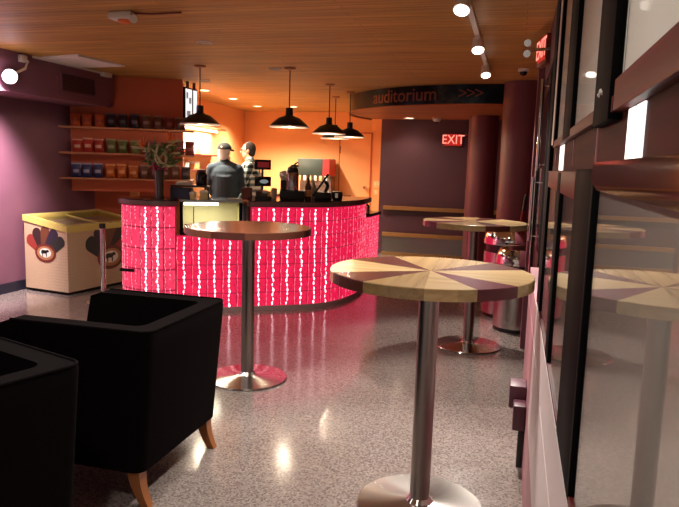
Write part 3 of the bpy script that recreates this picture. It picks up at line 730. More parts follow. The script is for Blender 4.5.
# lit display case in the bar
d0 = Vector((-3.14, 5.70)); d1 = Vector((-2.615, 6.0)); du = (d1-d0).normalized(); dn_ = Vector((du.y, -du.x)); dl = (d1-d0).length
case = thing('display_case', 'lit empty glass display case set in the bar beside the pier', 'display case', (d0.x, d0.y, 0.772), math.atan2(du.y, du.x))
mb = MB(); mb.box(0, dl, -0.0, 0.45, 0, 0.03, m=M['black_frame'])
for x in (0, dl-0.03): mb.box(x, x+0.03, 0, 0.03, 0.03, 0.325, m=M['black_frame'])
mb.build('frame', None, case)
mb = MB(); mb.box(0.001, dl-0.001, 0.44, 0.45, 0.03, 0.325); mb.build('back_panel', M['cream_panel'], case)
mb = MB(); mb.box(0.001, 0.01, 0.03, 0.44, 0.03, 0.325); mb.box(dl-0.01, dl-0.001, 0.03, 0.44, 0.03, 0.325); mb.build('side_panel', M['cream_panel'], case)
mb = MB(); mb.box(0.03, dl-0.03, 0.008, 0.014, 0.03, 0.325); mb.build('front_glass', M['case_glass'], case)
mb = MB(); mb.box(0, dl, 0, 0.45, 0.325, 0.348); mb.build('top_glass', mat('grey_green_glass_top', S(150, 160, 156), 0.08, spec=0.7), case)
mb = MB(); mb.cyl((0.04, 0.06, 0.305), (dl*0.62, 0.06, 0.305), 0.014, seg=14); mb.build('light_tube', M['tube'], case)
lamp('case_lamp', 'AREA', (dl*0.4, 0.09, 0.29), 4.0, (1, .93, .72), case, size=0.3)
mb = MB(); mb.box(0.135, 0.145, 0.25, 0.26, 0.03, 0.26); mb.build('shelf_upright', M['black'], case)
mb = MB(); mb.box(0.04, 0.12, 0.12, 0.3, 0.03, 0.10, bev=0.01); mb.build('tray', M['chrome'], case)

# lower accessible counter beyond the bar
AP = smooth_path([(-1.83, 8.25), (-1.81, 8.6), (-1.86, 9.0)])
low = thing('low_counter', 'lower pink glass block counter just beyond the right end of the bar', 'bar counter')
AP = [Vector((-2.35, 8.28)), Vector((-2.2, 8.2)), Vector((-1.95, 8.22)), Vector((-1.86, 8.4)), Vector((-1.84, 9.0))]
AP = smooth_path([tuple(p) for p in AP], 4)
_, ca = glass_blocks('block_front', AP, 0.14, 0.04, 0.131, 6, low, M['block_pale'])
led_strings(ca, 0.04, 0.8, low, lambda k: M['led_dim'], 3, 6, 0.131)
mb = MB(); mb.prism([tuple(p) for p in offset(AP, -0.10)] + [(-2.3, 9.0)], 0.0, 0.825); mb.build('core_wall', M['black'], low)
mb = MB(); mb.prism([tuple(p) for p in offset(AP, 0.03)] + [(-2.4, 9.03)], 0.83, 0.87); mb.build('worktop', M['counter'], low)

# ------------------------------------------------------------------ café tables
def bar_table(label, x, y, rot, pal):
    t = thing('bar_table', label, 'table', (x, y, 0), R_(rot), 'round wedge-topped bar tables')
    r = 0.427; z0, z1 = 1.021, 1.066; mb = MB(); seg = 8
    a = 0.0
    for wdeg, m in pal:
        a1 = a+wdeg
        arcp = [(r*math.cos(R_(a+(a1-a)*k/seg)), r*math.sin(R_(a+(a1-a)*k/seg))) for k in range(seg+1)]
        bot = [mb.bm.verts.new((px, py, z0)) for px, py in arcp]; mid = [mb.bm.verts.new((px, py, z1-0.003)) for px, py in arcp]
        topv = [mb.bm.verts.new((px*0.993, py*0.993, z1)) for px, py in arcp]
        c = mb.bm.verts.new((0, 0, z1)); cb = mb.bm.verts.new((0, 0, z0)); mi = mb._mi(m)
        for k in range(seg):
            for q in ((bot[k], bot[k+1], mid[k+1], mid[k]), (mid[k], mid[k+1], topv[k+1], topv[k]), (topv[k], topv[k+1], c), (bot[k+1], bot[k], cb)):
                mb.bm.faces.new(q).material_index = mi
        a = a1
    bmesh.ops.remove_doubles(mb.bm, verts=mb.bm.verts[:], dist=1e-5)
    mb.build('tabletop', None, t)
    mb = MB(); mb.lathe([(0.15, 1.0), (0.15, 1.0205), (0.045, 1.0205)], seg=32); mb.build('mounting_plate', M['black'], t)
    mb = MB(); mb.cyl((0, 0, 0.03), (0, 0, 1.0), 0.044, seg=32); mb.build('pole', M['pole_steel'], t)
    mb = MB(); mb.lathe([(0.275, 0.0), (0.28, 0.006), (0.276, 0.013), (0.12, 0.024), (0.06, 0.032), (0.045, 0.05)], seg=64); mb.build('base_plate', M['base_steel'], t)
    return t
M['base_steel'] = mat('radial_brushed_steel', S(200, 194, 188), 0.2, 1.0, aniso=0.85)
nt = M['base_steel'].node_tree; tg = nt.nodes.new('ShaderNodeTangent'); tg.direction_type = 'RADIAL'; tg.axis = 'Z'
nt.links.new(tg.outputs['Tangent'], nt.nodes['Principled BSDF'].inputs['Tangent']); nt.nodes['Principled BSDF'].inputs['Anisotropic Rotation'].default_value = 0.25
m_, h_, p_, w_ = M['maple'], M['maple2'], M['purpleheart'], M['walnut']
palA = [(26.8, m_), (28.9, w_), (66.1, h_), (34.5, w_), (53.7, m_), (30.9, w_), (33.3, h_), (26.4, m_), (26.6, p_), (32.8, m_)]
# starts at an angle measured from +X (right of the photo), going away from the camera first
bar_table('round maple and purple wedge table in the foreground beside the right wall', -0.327, 2.735, 0, palA)
wl = M['walnut_light']
bar_table('round brown wedge table standing before the pink glass block bar', -1.735, 4.09, 20, [(60, wl), (30, w_)]*4)
bar_table('round wedge table farthest away, beside the trash cans', -0.315, 5.52, 15, [(44, m_), (28, w_), (50, h_), (28, w_), (40, m_), (25, p_), (55, h_), (28, w_), (62, m_)])

# ------------------------------------------------------------------ armchairs
def armchair(label, x, y, rot):
    """faces local -X ; rear face at +X ; footprint 0.74 (x) by 0.76 (y)"""
    t = thing('armchair', label, 'armchair', (x, y, 0), R_(rot), 'black fabric tub armchairs')
    zb, zt, th = 0.165, 0.79, 0.095
    mb = MB()
    # plan outline at bottom and top (top flares outward), U shape open to -X
    def U_(hx, hy, back): 
        r = 0.05; o = []
        o.append((-hx, -hy)); 
        for k in range(5):
            a = -PI/2 + k*PI/8; o.append((back-r+r*math.cos(a), -hy+r+r*math.sin(a)))
        for k in range(5):
            a = k*PI/8; o.append((back-r+r*math.cos(a), hy-r+r*math.sin(a)))
        o.append((-hx, hy)); return o
    ob = U_(0.40, 0.36, 0.335); ot = U_(0.43, 0.372, 0.388)
    ib = U_(0.39, 0.36-th, 0.335-th); it = U_(0.42, 0.372-th, 0.388-th)
    n = len(ob)
    # front ends of the arms are rounded off at the top (waterfall)
    def zrow(z, outl, q): return [mb.bm.verts.new((px, py, z)) for px, py in outl]
    L0 = [mb.bm.verts.new((p[0], p[1], zb)) for p in ob]
    lv = []
    for fz, fr in ((0.5, 0.5), (0.86, 0.86), (0.965, 0.965), (1.0, 0.985)):
        row = []
        for i in range(n):
            px = ob[i][0]+(ot[i][0]-ob[i][0])*fr; py = ob[i][1]+(ot[i][1]-ob[i][1])*fr
            z = zb+(zt-zb)*fz
            if i in (0, n-1):
                px += {0.5: 0.0, 0.86: 0.015, 0.965: 0.07, 1.0: 0.13}[fz]
            if fz == 1.0: px += 0 if i in (0, n-1) else -0.006
            row.append(mb.bm.verts.new((px, py, z)))
        lv.append(row)
    rows = [L0]+lv
    inner = []
    for fz, fr in ((1.0, 1.0), (0.965, 0.97), (0.5, 0.5), (0.25, 0.25)):
        row = []
        for i in range(n):
            px = ib[i][0]+(it[i][0]-ib[i][0])*fr; py = ib[i][1]+(it[i][1]-ib[i][1])*fr
            if i in (0, n-1): px = ob[i][0]+(ot[i][0]-ob[i][0])*fr + {1.0: 0.13, 0.965: 0.07, 0.5: 0.0, 0.25: 0.0}[fz]
            row.append(mb.bm.verts.new((px, py, zb+(zt-zb)*fz)))
        inner.append(row)
    rows += inner
    for a, b in zip(rows, rows[1:]):
        for i in range(n-1): mb.bm.faces.new((a[i], a[i+1], b[i+1], b[i]))
    # front ends of arms
    for i in (0, n-1):
        col_o = [rows[0][i], rows[1][i], rows[2][i], rows[3][i], rows[4][i]]; col_i = [rows[5][i], rows[6][i], rows[7][i], rows[8][i]]
        mb.bm.faces.new(col_o+col_i)
    mb.bm.faces.new(rows[0][::-1]) if False else None
    sh = mb.build('shell', M['fabric'], t)
    mb = MB(); mb.tube([(p[0]*1.0, p[1]*1.0, zt+0.001) for p in [((ot[i][0]*0.985 if 0 < i < n-1 else ot[i][0]+0.13), ot[i][1]*0.985) for i in range(n)]], 0.006, seg=6); mb.build('piping', M['fabric'], sh)
    mb = MB(); mb.box(-0.385, 0.29, -0.33, 0.33, zb, 0.34, bev=0.015); mb.build('seat_base', M['fabric'], t)
    mb = MB(); mb.box(-0.41, 0.255, -0.255, 0.255, 0.342, 0.475, bev=0.035); mb.build('seat_cushion', M['fabric'], t)
    for sx, sy in ((1, 1), (1, -1), (-1, 1), (-1, -1)):
        bx, by = (0.285 if sx > 0 else -0.35), 0.315*sy
        mb = MB()
        n_ = 6
        for k in range(n_):
            q0, q1 = k/n_, (k+1)/n_
            def ctr(q): return bx + (0.05*q*q if sx > 0 else -0.015*q), by, zb*(1-q)
            def hw(q): return 0.030-0.012*q
            a0, a1_ = ctr(q0), ctr(q1); w0, w1 = hw(q0), hw(q1)
            if k == 0: prev = [mb.bm.verts.new((a0[0]+u*w0, a0[1]+v*w0, a0[2])) for u, v in ((-1, -1), (1, -1), (1, 1), (-1, 1))]; mb.bm.faces.new(prev)
            cur = [mb.bm.verts.new((a1_[0]+u*w1, a1_[1]+v*w1, a1_[2])) for u, v in ((-1, -1), (1, -1), (1, 1), (-1, 1))]
            for i in range(4): mb.bm.faces.new((prev[i], prev[(i+1) % 4], cur[(i+1) % 4], cur[i]))
            prev = cur
        mb.bm.faces.new(prev)
        mb.build('leg', M['chairwood'], t)
    return t
armchair('black fabric tub armchair whose honey wood legs show, behind the nearest one', -1.797, 2.675, 0)
fx, fy = math.cos(R_(162)), math.sin(R_(162))
bxd, byd = math.cos(R_(252)), math.sin(R_(252))
armchair('nearest black fabric armchair, cut off by the left edge', -1.405+fx*0.388+bxd*0.372, 1.885+fy*0.388+byd*0.372, -18)

# ------------------------------------------------------------------ ice cream freezer
fr = thing('chest_freezer', 'cream chest freezer with sliding glass lids against the left wall', 'freezer', (-4.615, 5.94, 0), R_(-8.5))
W, D = 0.635, 1.12                                   # local: x from -W..0 , y 0..D
prof = [(-W, 0.035), (0, 0.035), (0, 0.692), (-W, 0.787)]
mb = MB(); mb.prism(prof, 0, D, axis='Y'); mb.build('body', M['freezer_body'], fr)
mb = MB()                                            # yellow rim frame sloping to the front
def slab(x0, x1, y0, y1, zoff0=0.012, zoff1=0.078):
    zf = lambda x: 0.68 + (0.095)*(-x)/W
    vs = [(x0, y0), (x1, y0), (x1, y1), (x0, y1)]
    lo = [mb.bm.verts.new((x, y, zf(x)+zoff0)) for x, y in vs]; hi = [mb.bm.verts.new((x, y, zf(x)+zoff1)) for x, y in vs]
    mb.bm.faces.new(lo); mb.bm.faces.new(hi)
    for i in range(4): mb.bm.faces.new((lo[i], lo[(i+1) % 4], hi[(i+1) % 4], hi[i]))
slab(-W-0.01, 0.012, -0.012, 0.045); slab(-W-0.01, 0.012, D-0.045, D+0.012); slab(-0.05, 0.012, 0.045, D-0.045); slab(-W-0.01, -W+0.06, 0.045, D-0.045)
mb.build('rim', M['yellow_rim'], fr)
for y0, y1, zo in ((0.045, 0.55, 0.05), (0.53, D-0.045, 0.066)):
    mb = MB(); slab(-W+0.06, -0.05, y0, y1, zo, zo+0.008); ld = mb.build('glass_lid', M['case_glass'], fr)
    mb = MB(); slab(-W+0.06, -0.05, y1-0.022, y1, zo+0.006, zo+0.016); mb.build('lid_edge', M['yellow_rim'], ld)
mb = MB(); slab(-W+0.05, -0.05, 0.045, D-0.045, 0.002, 0.01); mb.build('inner_liner', M['shelf_wood'], fr)
for x, y in ((-0.06, 0.07), (-W+0.07, 0.07), (-0.06, D-0.07), (-W+0.07, D-0.07)):
    mb = MB(); mb.cyl((x-0.012, y, 0.017), (x+0.012, y, 0.017), 0.017, seg=16); mb.build('caster', M['black'], fr)
mb = MB(); mb.box(-W+0.02, -0.02, 0.02, D-0.02, 0.02, 0.034); mb.build('kick_plate', M['black'], fr)
DECC = [mat('bar_red', S(150, 54, 46), .5), mat('bar_dark', S(56, 34, 34), .5), mat('bar_brown', S(112, 62, 40), .5), mat('bar_navy', S(50, 40, 58), .5), mat('bar_green', S(46, 48, 44), .5)]
def decal(axis, cx, cz, s, order, off):
    """fan of ice cream bars over an arched banner and a white oval with a cow"""
    def P(u, v, d): return (cx+u*s, -d, cz+v*s) if axis == 'X' else (d, cx+u*s, cz+v*s)
    parts = []
    for k in range(5):
        ang = R_(58-29*k); mb = MB(); pr = []
        c = (math.sin(-ang)*0.52, math.cos(ang)*0.42-0.12)
        for j in range(24):
            a = 2*PI*j/24; u = 0.19*math.cos(a); v = 0.17*math.sin(a) + (0.24 if math.sin(a) > 0 else -0.24)
            ca, sa = math.cos(ang), math.sin(ang); pr.append((c[0]+u*ca-v*sa, c[1]+u*sa+v*ca))
        d = off+0.001+0.0004*k
        lo = [mb.bm.verts.new(P(u, v, off)) for u, v in pr]; hi = [mb.bm.verts.new(P(u, v, d)) for u, v in pr]
        mb.bm.faces.new(hi)
        for j in range(24): mb.bm.faces.new((lo[j], lo[(j+1) % 24], hi[(j+1) % 24], hi[j]))
        mb.build('ice_cream_bar_print', DECC[order[k]], fr)
    def ell(rx, rz, d, m, nm, cv=0.0):
        mb = MB(); vs = [mb.bm.verts.new(P(rx*math.cos(2*PI*j/32), cv+rz*math.sin(2*PI*j/32), d)) for j in range(32)]; mb.bm.faces.new(vs); mb.build(nm, m, fr)
    ell(0.45, 0.30, off+0.0035, M['red_dark'], 'banner_print', -0.16)
    ell(0.36, 0.22, off+0.0042, mat('decal_tan', S(176, 120, 78), .5), 'ring_print', -0.16)
    ell(0.25, 0.15, off+0.005, M['paper'], 'oval_print', -0.15)
    cow = [(-.2, .03), (-.16, .08), (.04, .07), (.1, .1), (.17, .07), (.18, .02), (.11, .0), (.07, -.02), (.07, -.16), (.03, -.16), (.02, -.05), (-.1, -.05), (-.11, -.16), (-.15, -.16), (-.15, -.04), (-.19, -.08)]
    mb = MB(); vs = [mb.bm.verts.new(P(u*.9, v*.9-.13, off+0.0058)) for u, v in cow]; mb.bm.faces.new(vs); mb.build('cow_print', M['black'], fr)
decal('X', -0.32, 0.50, 0.345, (0, 1, 2, 3, 4), 0.001)
decal('Y', 0.64, 0.43, 0.47, (4, 3, 2, 1, 0), 0.001)

# stanchion in front of the freezer
t = thing('stanchion', 'slim chrome belt stanchion standing before the chest freezer', 'stanchion', (-4.08, 5.80, 0))
mb = MB(); mb.lathe([(0.17, 0), (0.17, 0.012), (0.06, 0.03), (0.03, 0.04)], seg=40); mb.build('base', M['chrome'], t)
mb = MB(); mb.cyl((0, 0, 0.035), (0, 0, 0.78), 0.026, seg=20); mb.build('pole', M['chrome'], t)
mb = MB(); mb.cyl((0, 0, 0.78), (0, 0, 0.83), 0.032, seg=20); mb.build('belt_head', M['black'], t)

# ------------------------------------------------------------------ shelves and snack bags
SH = (1.866, 1.560, 1.254)
for i, (z, n) in enumerate(zip(SH, ('top', 'middle', 'bottom'))):
    mb = MB(); mb.prism([sp(0.02, 0.0), sp(LEN+0.14, 0.0), sp(LEN+0.14, 0.20), sp(-0.098, 0.225)], z-0.022, z)
    tag(mb.build('wall_shelf', M['shelf_wood'], None), n + ' wooden shelf on the burnt orange wall, holding snack bags', 'shelf', 'snack shelves')
def bag_mesh(w, h, d, m1, m2):
    mb = MB(); nx, nz = 6, 9; i2 = None
    for sgn in (1, -1):
        g = [[None]*(nx+1) for _ in range(nz+1)]
        for a in range(nz+1):
            for b in range(nx+1):
                u, v = b/nx*2-1, a/nz
                bulge = d/2*(1-abs(u)**2.6)*min(1, (math.sin(PI*min(max((v-0.0)/0.9, 0), 1)))**0.55 if v < 0.9 else 0.05)
                wob = 1-0.08*math.sin(PI*v)
                g[a][b] = mb.bm.verts.new((u*w/2*wob, sgn*max(bulge, 0.0006), v*h))
        for a in range(nz):
            for b in range(nx):
                f_ = mb.bm.faces.new((g[a][b], g[a][b+1], g[a+1][b+1], g[a+1][b]))
                f_.material_index = mb._mi(m2 if (a >= 8 or 3 <= a <= 4 and 1 <= b <= 4) else m1)
    return mb.mesh('snack_bag')
def cm_(n, r, g, b): return mat(n, S(r, g, b), 0.35)
BC = {'orange': cm_('bag_orange', 206, 96, 48), 'dark': cm_('bag_dark', 44, 34, 40), 'red': cm_('bag_red', 188, 62, 48), 'green': cm_('bag_green', 104, 110, 62), 'blue': cm_('bag_blue', 50, 58, 100),
      'amber': cm_('bag_amber', 196, 104, 44), 'brown': cm_('bag_brown', 104, 66, 50), 'maroon': cm_('bag_maroon', 122, 48, 44)}
tops = {'orange': cm_('bag_print_rust', 170, 70, 40), 'dark': cm_('bag_print_grey', 92, 82, 84), 'red': cm_('bag_print_cream', 212, 160, 130), 'green': cm_('bag_print_sage', 150, 150, 110), 'blue': cm_('bag_print_pale', 150, 150, 170),
        'amber': cm_('bag_print_gold', 220, 150, 90), 'brown': cm_('bag_print_tan', 150, 120, 100), 'maroon': cm_('bag_print_red', 160, 84, 70)}
BM = {k: bag_mesh(0.125, 0.165, 0.085, BC[k], tops[k]) for k in BC}
rowsB = [('top', SH[0], [(0.0, 'orange'), (0.135, 'orange'), (0.285, 'orange'), (0.415, 'dark'), (0.55, 'dark'), (0.69, 'dark'), (0.83, 'brown'), (0.97, 'brown'), (1.11, 'maroon'), (1.24, 'brown')]),
         ('middle', SH[1], [(0.02, 'red'), (0.14, 'red'), (0.265, 'red'), (0.41, 'green'), (0.545, 'green'), (0.69, 'green'), (0.85, 'maroon'), (0.975, 'maroon'), (1.10, 'maroon'), (1.225, 'maroon'), (1.35, 'maroon')]),
         ('bottom', SH[2], [(0.0, 'blue'), (0.12, 'blue'), (0.25, 'blue'), (0.395, 'amber'), (0.53, 'amber'), (0.665, 'amber'), (0.80, 'brown'), (0.925, 'brown'), (1.05, 'brown'), (1.175, 'brown'), (1.30, 'dark')])]
ORD = ['first', 'second', 'third', 'fourth', 'fifth', 'sixth', 'seventh', 'eighth', 'ninth', 'tenth', 'eleventh']
rz = math.atan2(U.y, U.x)
for rn, z, items in rowsB:
    for i, (u, c) in enumerate(items):
        p = sp(u+0.075, 0.105)
        o = bpy.data.objects.new('snack_bag', BM[c]); COL.objects.link(o)
        o.location = (p[0], p[1], z+0.0005); o.rotation_euler = (0, 0, rz+random.uniform(-.12, .12)); o.scale = (0.92, 0.9, random.uniform(0.95, 1.08))
        tag(o, f'{c} snack bag, {ORD[i]} from the left on the {rn} shelf', 'snack bag', f'snack bags on the {rn} shelf')
mb = MB(); mb.lathe([(0.045, 0), (0.05, 0.03), (0.03, 0.05)], seg=20)
o = mb.build('wall_sensor', M['plum'], None); p = sp(0.46, 0.0); o.location = (p[0], p[1], 2.16); o.rotation_euler = Vector((Nn.x, Nn.y, 0)).to_track_quat('Z', 'Y').to_euler()
tag(o, 'small grey round sensor on the burnt orange wall above the shelves', 'sensor')
mb = MB(); mb.lathe([(0.05, 0), (0.055, 0.03), (0.03, 0.05)], seg=20)
o = mb.build('wall_sensor', M['plum'], None); o.location = (-4.93, 8.75, 2.33); o.rotation_euler = (0, PI/2, R_(-6))
tag(o, 'small grey round sensor high on the kitchen wall beyond the menu screens', 'sensor')

# menu screens, hung beyond the shelf wall end, running away from the lobby
for i, (y0, y1, n) in enumerate(((7.62, 7.82, 'nearer'), (7.835, 7.97, 'farther'))):
    t = thing('menu_screen', f'{n} of two bright menu screens hung above the leftmost pendant', 'screen', (-4.12-0.025*(y0-7.6), y0, 1.98), 0, 'menu screens')
    mb = MB(); mb.box(-0.03, 0.0, 0, y1-y0, 0, 0.44, bev=0.004); mb.build('casing', M['black'], t)
    mb = MB(); mb.box(0.0, 0.004, 0.02, y1-y0-0.02, 0.02, 0.42); mb.build('display', M['screen'], t)
    mb = MB(); mb.box(-0.02, -0.01, (y1-y0)/2-0.03, (y1-y0)/2+0.03, 0.44, CZ-1.98-0.001); mb.build('mount', M['black'], t)
    if i == 0:
        for k, (a, b, c, d) in enumerate(((.03, .08, .30, .38), (.10, .16, .24, .32), (.04, .14, .08, .15))):
            mb = MB(); mb.box(0.004, 0.006, a, b, c, d); mb.build('menu_picture', M['screen_grey'], t)

# kitchen wall: valance shelf with tube light, two shelves, counter
kx = lambda y: -4.80 - 0.1122*(y-7.6)
def along_kitchen(mb, y0, y1, d0, d1, z0, z1, m=None): mb.prism([(kx(y0)+d0, y0), (kx(y1)+d0, y1), (kx(y1)+d1, y1), (kx(y0)+d1, y0)], z0, z1, m)
t = thing('valance_shelf', 'long pale shelf with tube light under it on the kitchen wall', 'shelf')
mb = MB(); along_kitchen(mb, 7.9, 10.6, 0.0, 0.22, 2.02, 2.045); mb.build('board', M['shelf_wood'], t)
mb = MB(); mb.cyl((kx(8.0)+0.1, 8.0, 1.995), (kx(10.4)+0.1, 10.4, 1.995), 0.018, seg=12); mb.build('light_tube', M['tube'], t)
l = lamp('valance_lamp', 'AREA', (kx(9.2)+0.12, 9.2, 1.96), 90, (1, .93, .78), t, shape='RECTANGLE', size=0.1, size_y=2.3); l.rotation_euler = (0, 0, R_(6.4))
for z, n in ((1.60, 'upper'), (1.36, 'lower')):
    mb = MB(); along_kitchen(mb, 7.9, 10.4, 0.001, 0.24, z-0.025, z)
    tag(mb.build('kitchen_shelf', M['red_dark'], None), f'{n} reddish shelf on the bright kitchen wall', 'shelf', 'kitchen wall shelves')
for i, (y, z, w, h, m, n, c) in enumerate(((8.25, 1.60, .2, .10, M['paper'], 'white carton on the upper kitchen shelf, nearest', 'box'), (8.75, 1.60, .3, .09, M['red_dark'], 'low dark red carton on the upper kitchen shelf', 'box'),
        (9.3, 1.60, .2, .12, M['cream'], 'cream carton on the upper kitchen shelf, beside the capped man', 'box'), (8.4, 1.36, .16, .14, M['cream'], 'cream carton on the lower kitchen shelf, nearest', 'box'), (8.85, 1.36, .14, .11, M['paper'], 'white carton on the lower kitchen shelf, middle', 'box'), (9.25, 1.36, .2, .13, M['orange'], 'orange carton on the lower kitchen shelf', 'box'))):
    mb = MB(); mb.box(-0.07, 0.07, -w/2, w/2, 0, h, bev=0.006, m=m); mb.box(-0.072, 0.072, -w/2-.002, w/2+.002, h*0.7, h*0.95, m=M['paper'])
    tag(mb.build('carton', None, None, (kx(y)+0.12, y, z+0.0005), R_(6.4)), n, c, 'cartons on the kitchen shelves')
t = thing('kitchen_counter', 'dark topped prep counter along the kitchen wall behind the men', 'counter')
mb = MB(); along_kitchen(mb, 8.4, 11.5, 0.002, 0.52, 0.0, 0.88); mb.build('cabinet', M['brick_orange'], t)
mb = MB(); along_kitchen(mb, 8.4, 11.5, 0.002, 0.56, 0.88, 0.92); mb.build('worktop', M['counter'], t)
# back counter with soda fountain
t = thing('back_counter', 'counter along the orange back wall under the soda fountain', 'counter', (-3.9, 11.95, 0))
mb = MB(); mb.box(-0.9, 0.8, -0.33, 0.345, 0, 0.88); mb.build('cabinet', M['brick_orange'], t)
mb = MB(); mb.box(-0.92, 0.82, -0.36, 0.345, 0.88, 0.92, bev=0.006); mb.build('worktop', M['counter'], t)
sf = thing('soda_fountain', 'grey-green soda fountain with red side and row of taps', 'drink dispenser', (-3.70, 11.93, 0.92))
mb = MB(); mb.box(-0.31, 0.31, -0.16, 0.28, 0.36, 0.68, m=M['teal'], bev=0.015); mb.box(-0.31, 0.31, 0.0, 0.28, 0.05, 0.36, m=M['steel']); mb.build('body', None, sf)
mb = MB(); mb.box(0.19, 0.313, -0.164, -0.158, 0.37, 0.67); mb.box(0.31, 0.316, -0.15, 0.27, 0.37, 0.67); mb.build('red_panel', M['red'], sf)
mb = MB(); mb.box(-0.31, 0.31, -0.26, 0.28, 0.0, 0.05, bev=0.008); mb.build('drip_tray', M['steel'], sf)
for k in range(6):
    x = -0.26+k*0.104
    mb = MB(); mb.cyl((x, -0.13, 0.36), (x, -0.13, 0.27), 0.02, 0.014, m=M['black'], seg=12); mb.box(x-0.025, x+0.025, -0.185, -0.165, 0.27, 0.36, m=M['paper'] if k % 2 else M['orange'], bev=0.004); mb.build('tap', None, sf)

# back wall door and plates
mb = MB(); mb.box(-3.32, -2.72, 12.275, 12.30, 0.0, 2.10, m=M['orange']); d3 = struct('door_3', mb)
mb = MB(); mb.box(-3.345, -3.32, 12.28, 12.30, 0, 2.125, m=M['brick_orange']); mb.box(-2.72, -2.695, 12.28, 12.30, 0, 2.125, m=M['brick_orange']); mb.box(-3.345, -2.695, 12.28, 12.30, 2.10, 2.125, m=M['brick_orange']); mb.build('door_frame', None, d3)
mb = MB(); mb.sph((-2.80, 12.22, 1.08), 0.036); mb.cyl((-2.80, 12.275, 1.08), (-2.80, 12.22, 1.08), 0.014, seg=10); mb.build('door_knob', M['chrome'], d3)
mb = MB(); mb.box(-3.328, -3.312, 12.262, 12.276, 1.72, 1.86); mb.build('hinge', M['brown_glass'], d3)
for n, x0, x1, z0, z1 in (('double cream switch plate right of the orange door', -2.64, -2.46, 1.09, 1.21), ('small cream switch plate below the double plate', -2.63, -2.55, 0.95, 1.04)):
    t = thing('switch_plate', n, 'switch', ((x0+x1)/2, 12.3, (z0+z1)/2))
    w, h = (x1-x0)/2, (z1-z0)/2
    mb = MB(); mb.box(-w, w, -0.008, 0, -h, h, bev=0.003); mb.build('plate', M['cream'], t)
    for k in range(3 if w > .06 else 1):
        xx = (k-1)*0.055 if w > .06 else 0
        mb = MB(); mb.box(xx-0.008, xx+0.008, -0.014, -0.008, -0.018, 0.018); mb.build('toggle', M['white'], t)

# ------------------------------------------------------------------ things on the bar
def ray(px, py):
    return (rows @ Vector((px-339.5, py-253.5, 650.0)))
def at(px, y, z):                                   # world point on plane Y=y seen in photo column px
    r = ray(px, 190); return Vector((r.x*y/r.y, y, z))
# flower vase and bouquet on the pier
vx = (-3.36, 5.70)
mb = MB(); mb.lathe([(0.040, 0), (0.042, 0.01), (0.038, 0.06), (0.043, 0.2), (0.052, 0.30), (0.047, 0.30), (0.039, 0.2), (0.034, 0.06), (0.034, 0.016)], seg=28)
tag(mb.build('glass_vase', mat('smoky_vase_glass', S(70, 62, 52), 0.08, spec=0.8), None, (vx[0], vx[1], TOP+0.0005)), 'tall clear glass vase on the left pier holding tropical flowers', 'vase')
bq = thing('bouquet', 'tropical bouquet with orange bird-of-paradise and magenta bloom in the glass vase', 'flowers', (vx[0], vx[1], TOP+0.08))
random.seed(3)
cr_, cf = Vector((right.x, right.y, 0)).normalized(), Vector((fw.x, fw.y, 0)).normalized()
def bp(u, v, d=0.0): return cr_*u + cf*d + Vector((0, 0, v))
for u, v in ((-.15, .40), (-.03, .42), (.07, .46), (.12, .36), (-.07, .33), (.03, .34)):
    mb = MB(); mb.tube([bp(0, .0), bp(u*0.15, 0.16), bp(u*0.5, v*0.6), bp(u, v)], 0.005, seg=6); mb.build('stem', M['green_leaf'], bq)
def blade(mb, base, tip, w, sag=0.03):
    base = Vector(base); tip = Vector(tip); d = tip-base; side = d.cross(cf).normalized(); n = d.cross(side).normalized(); pv = None
    for k in range(7):
        q = k/6; c = base+d*q + n*sag*math.sin(PI*q); hw = w*math.sin(PI*min(1, 0.12+q*0.88))**0.8 if k < 6 else 0.001
        cur = [mb.bm.verts.new(c-side*hw), mb.bm.verts.new(c+n*0.006), mb.bm.verts.new(c+side*hw), mb.bm.verts.new(c-n*0.002)]
        if pv:
            for i in range(4): mb.bm.faces.new((pv[i], pv[(i+1) % 4], cur[(i+1) % 4], cur[i]))
        else: mb.bm.faces.new(cur)
        pv = cur
    mb.bm.faces.new(pv)
for k in range(85):
    a = random.uniform(-1.7, 1.7); l_ = random.uniform(0.05, 0.15)
    b0 = bp(random.uniform(-.13, .17), random.uniform(.22, .42), random.uniform(-.08, .08))
    tipp = b0 + bp(math.sin(a)*l_, math.cos(a)*l_, random.uniform(-.08, .08))
    mb = MB(); blade(mb, b0, tipp, random.uniform(.006, .015)); mb.build('leaf', M['green_leaf'] if k % 5 in (0, 2, 3) else M['pale_leaf'], bq)
for (u, v, s) in ((-.15, .40, -1), (.10, .47, 1)):
    mb = MB(); blade(mb, bp(u-.02*s, v), bp(u+.13*s, v+.015), 0.012, 0.005); f_ = mb.build('beak_bract', M['pale_leaf'], bq)
    for j, (du_, dv_) in enumerate(((-.03, .12), (.0, .13), (.035, .11), (.065, .08))):
        mb = MB(); blade(mb, bp(u, v), bp(u+du_*s*1.0, v+dv_*0.85), 0.009, 0.004); mb.build('petal', M['orange_petal'], f_)
mb = MB()
for k in range(34):
    mb.sph(bp(random.uniform(-.055, .075), random.uniform(.19, .29), random.uniform(-.06, .04)), random.uniform(.010, .02), seg=8)
mb.build('bloom', M['magenta'], bq)

def cup(label, p, r, h, m, lid=None):
    mb = MB(); mb.lathe([(r*0.8, 0), (r, h), (r*0.94, h), (r*0.75, 0.006)], m, seg=20)
    if lid: mb.lathe([(r*1.03, h), (r*1.03, h+0.01), (r*0.5, h+0.022)], lid, seg=20)
    return tag(mb.build('cup', None, None, p), label, 'cup')
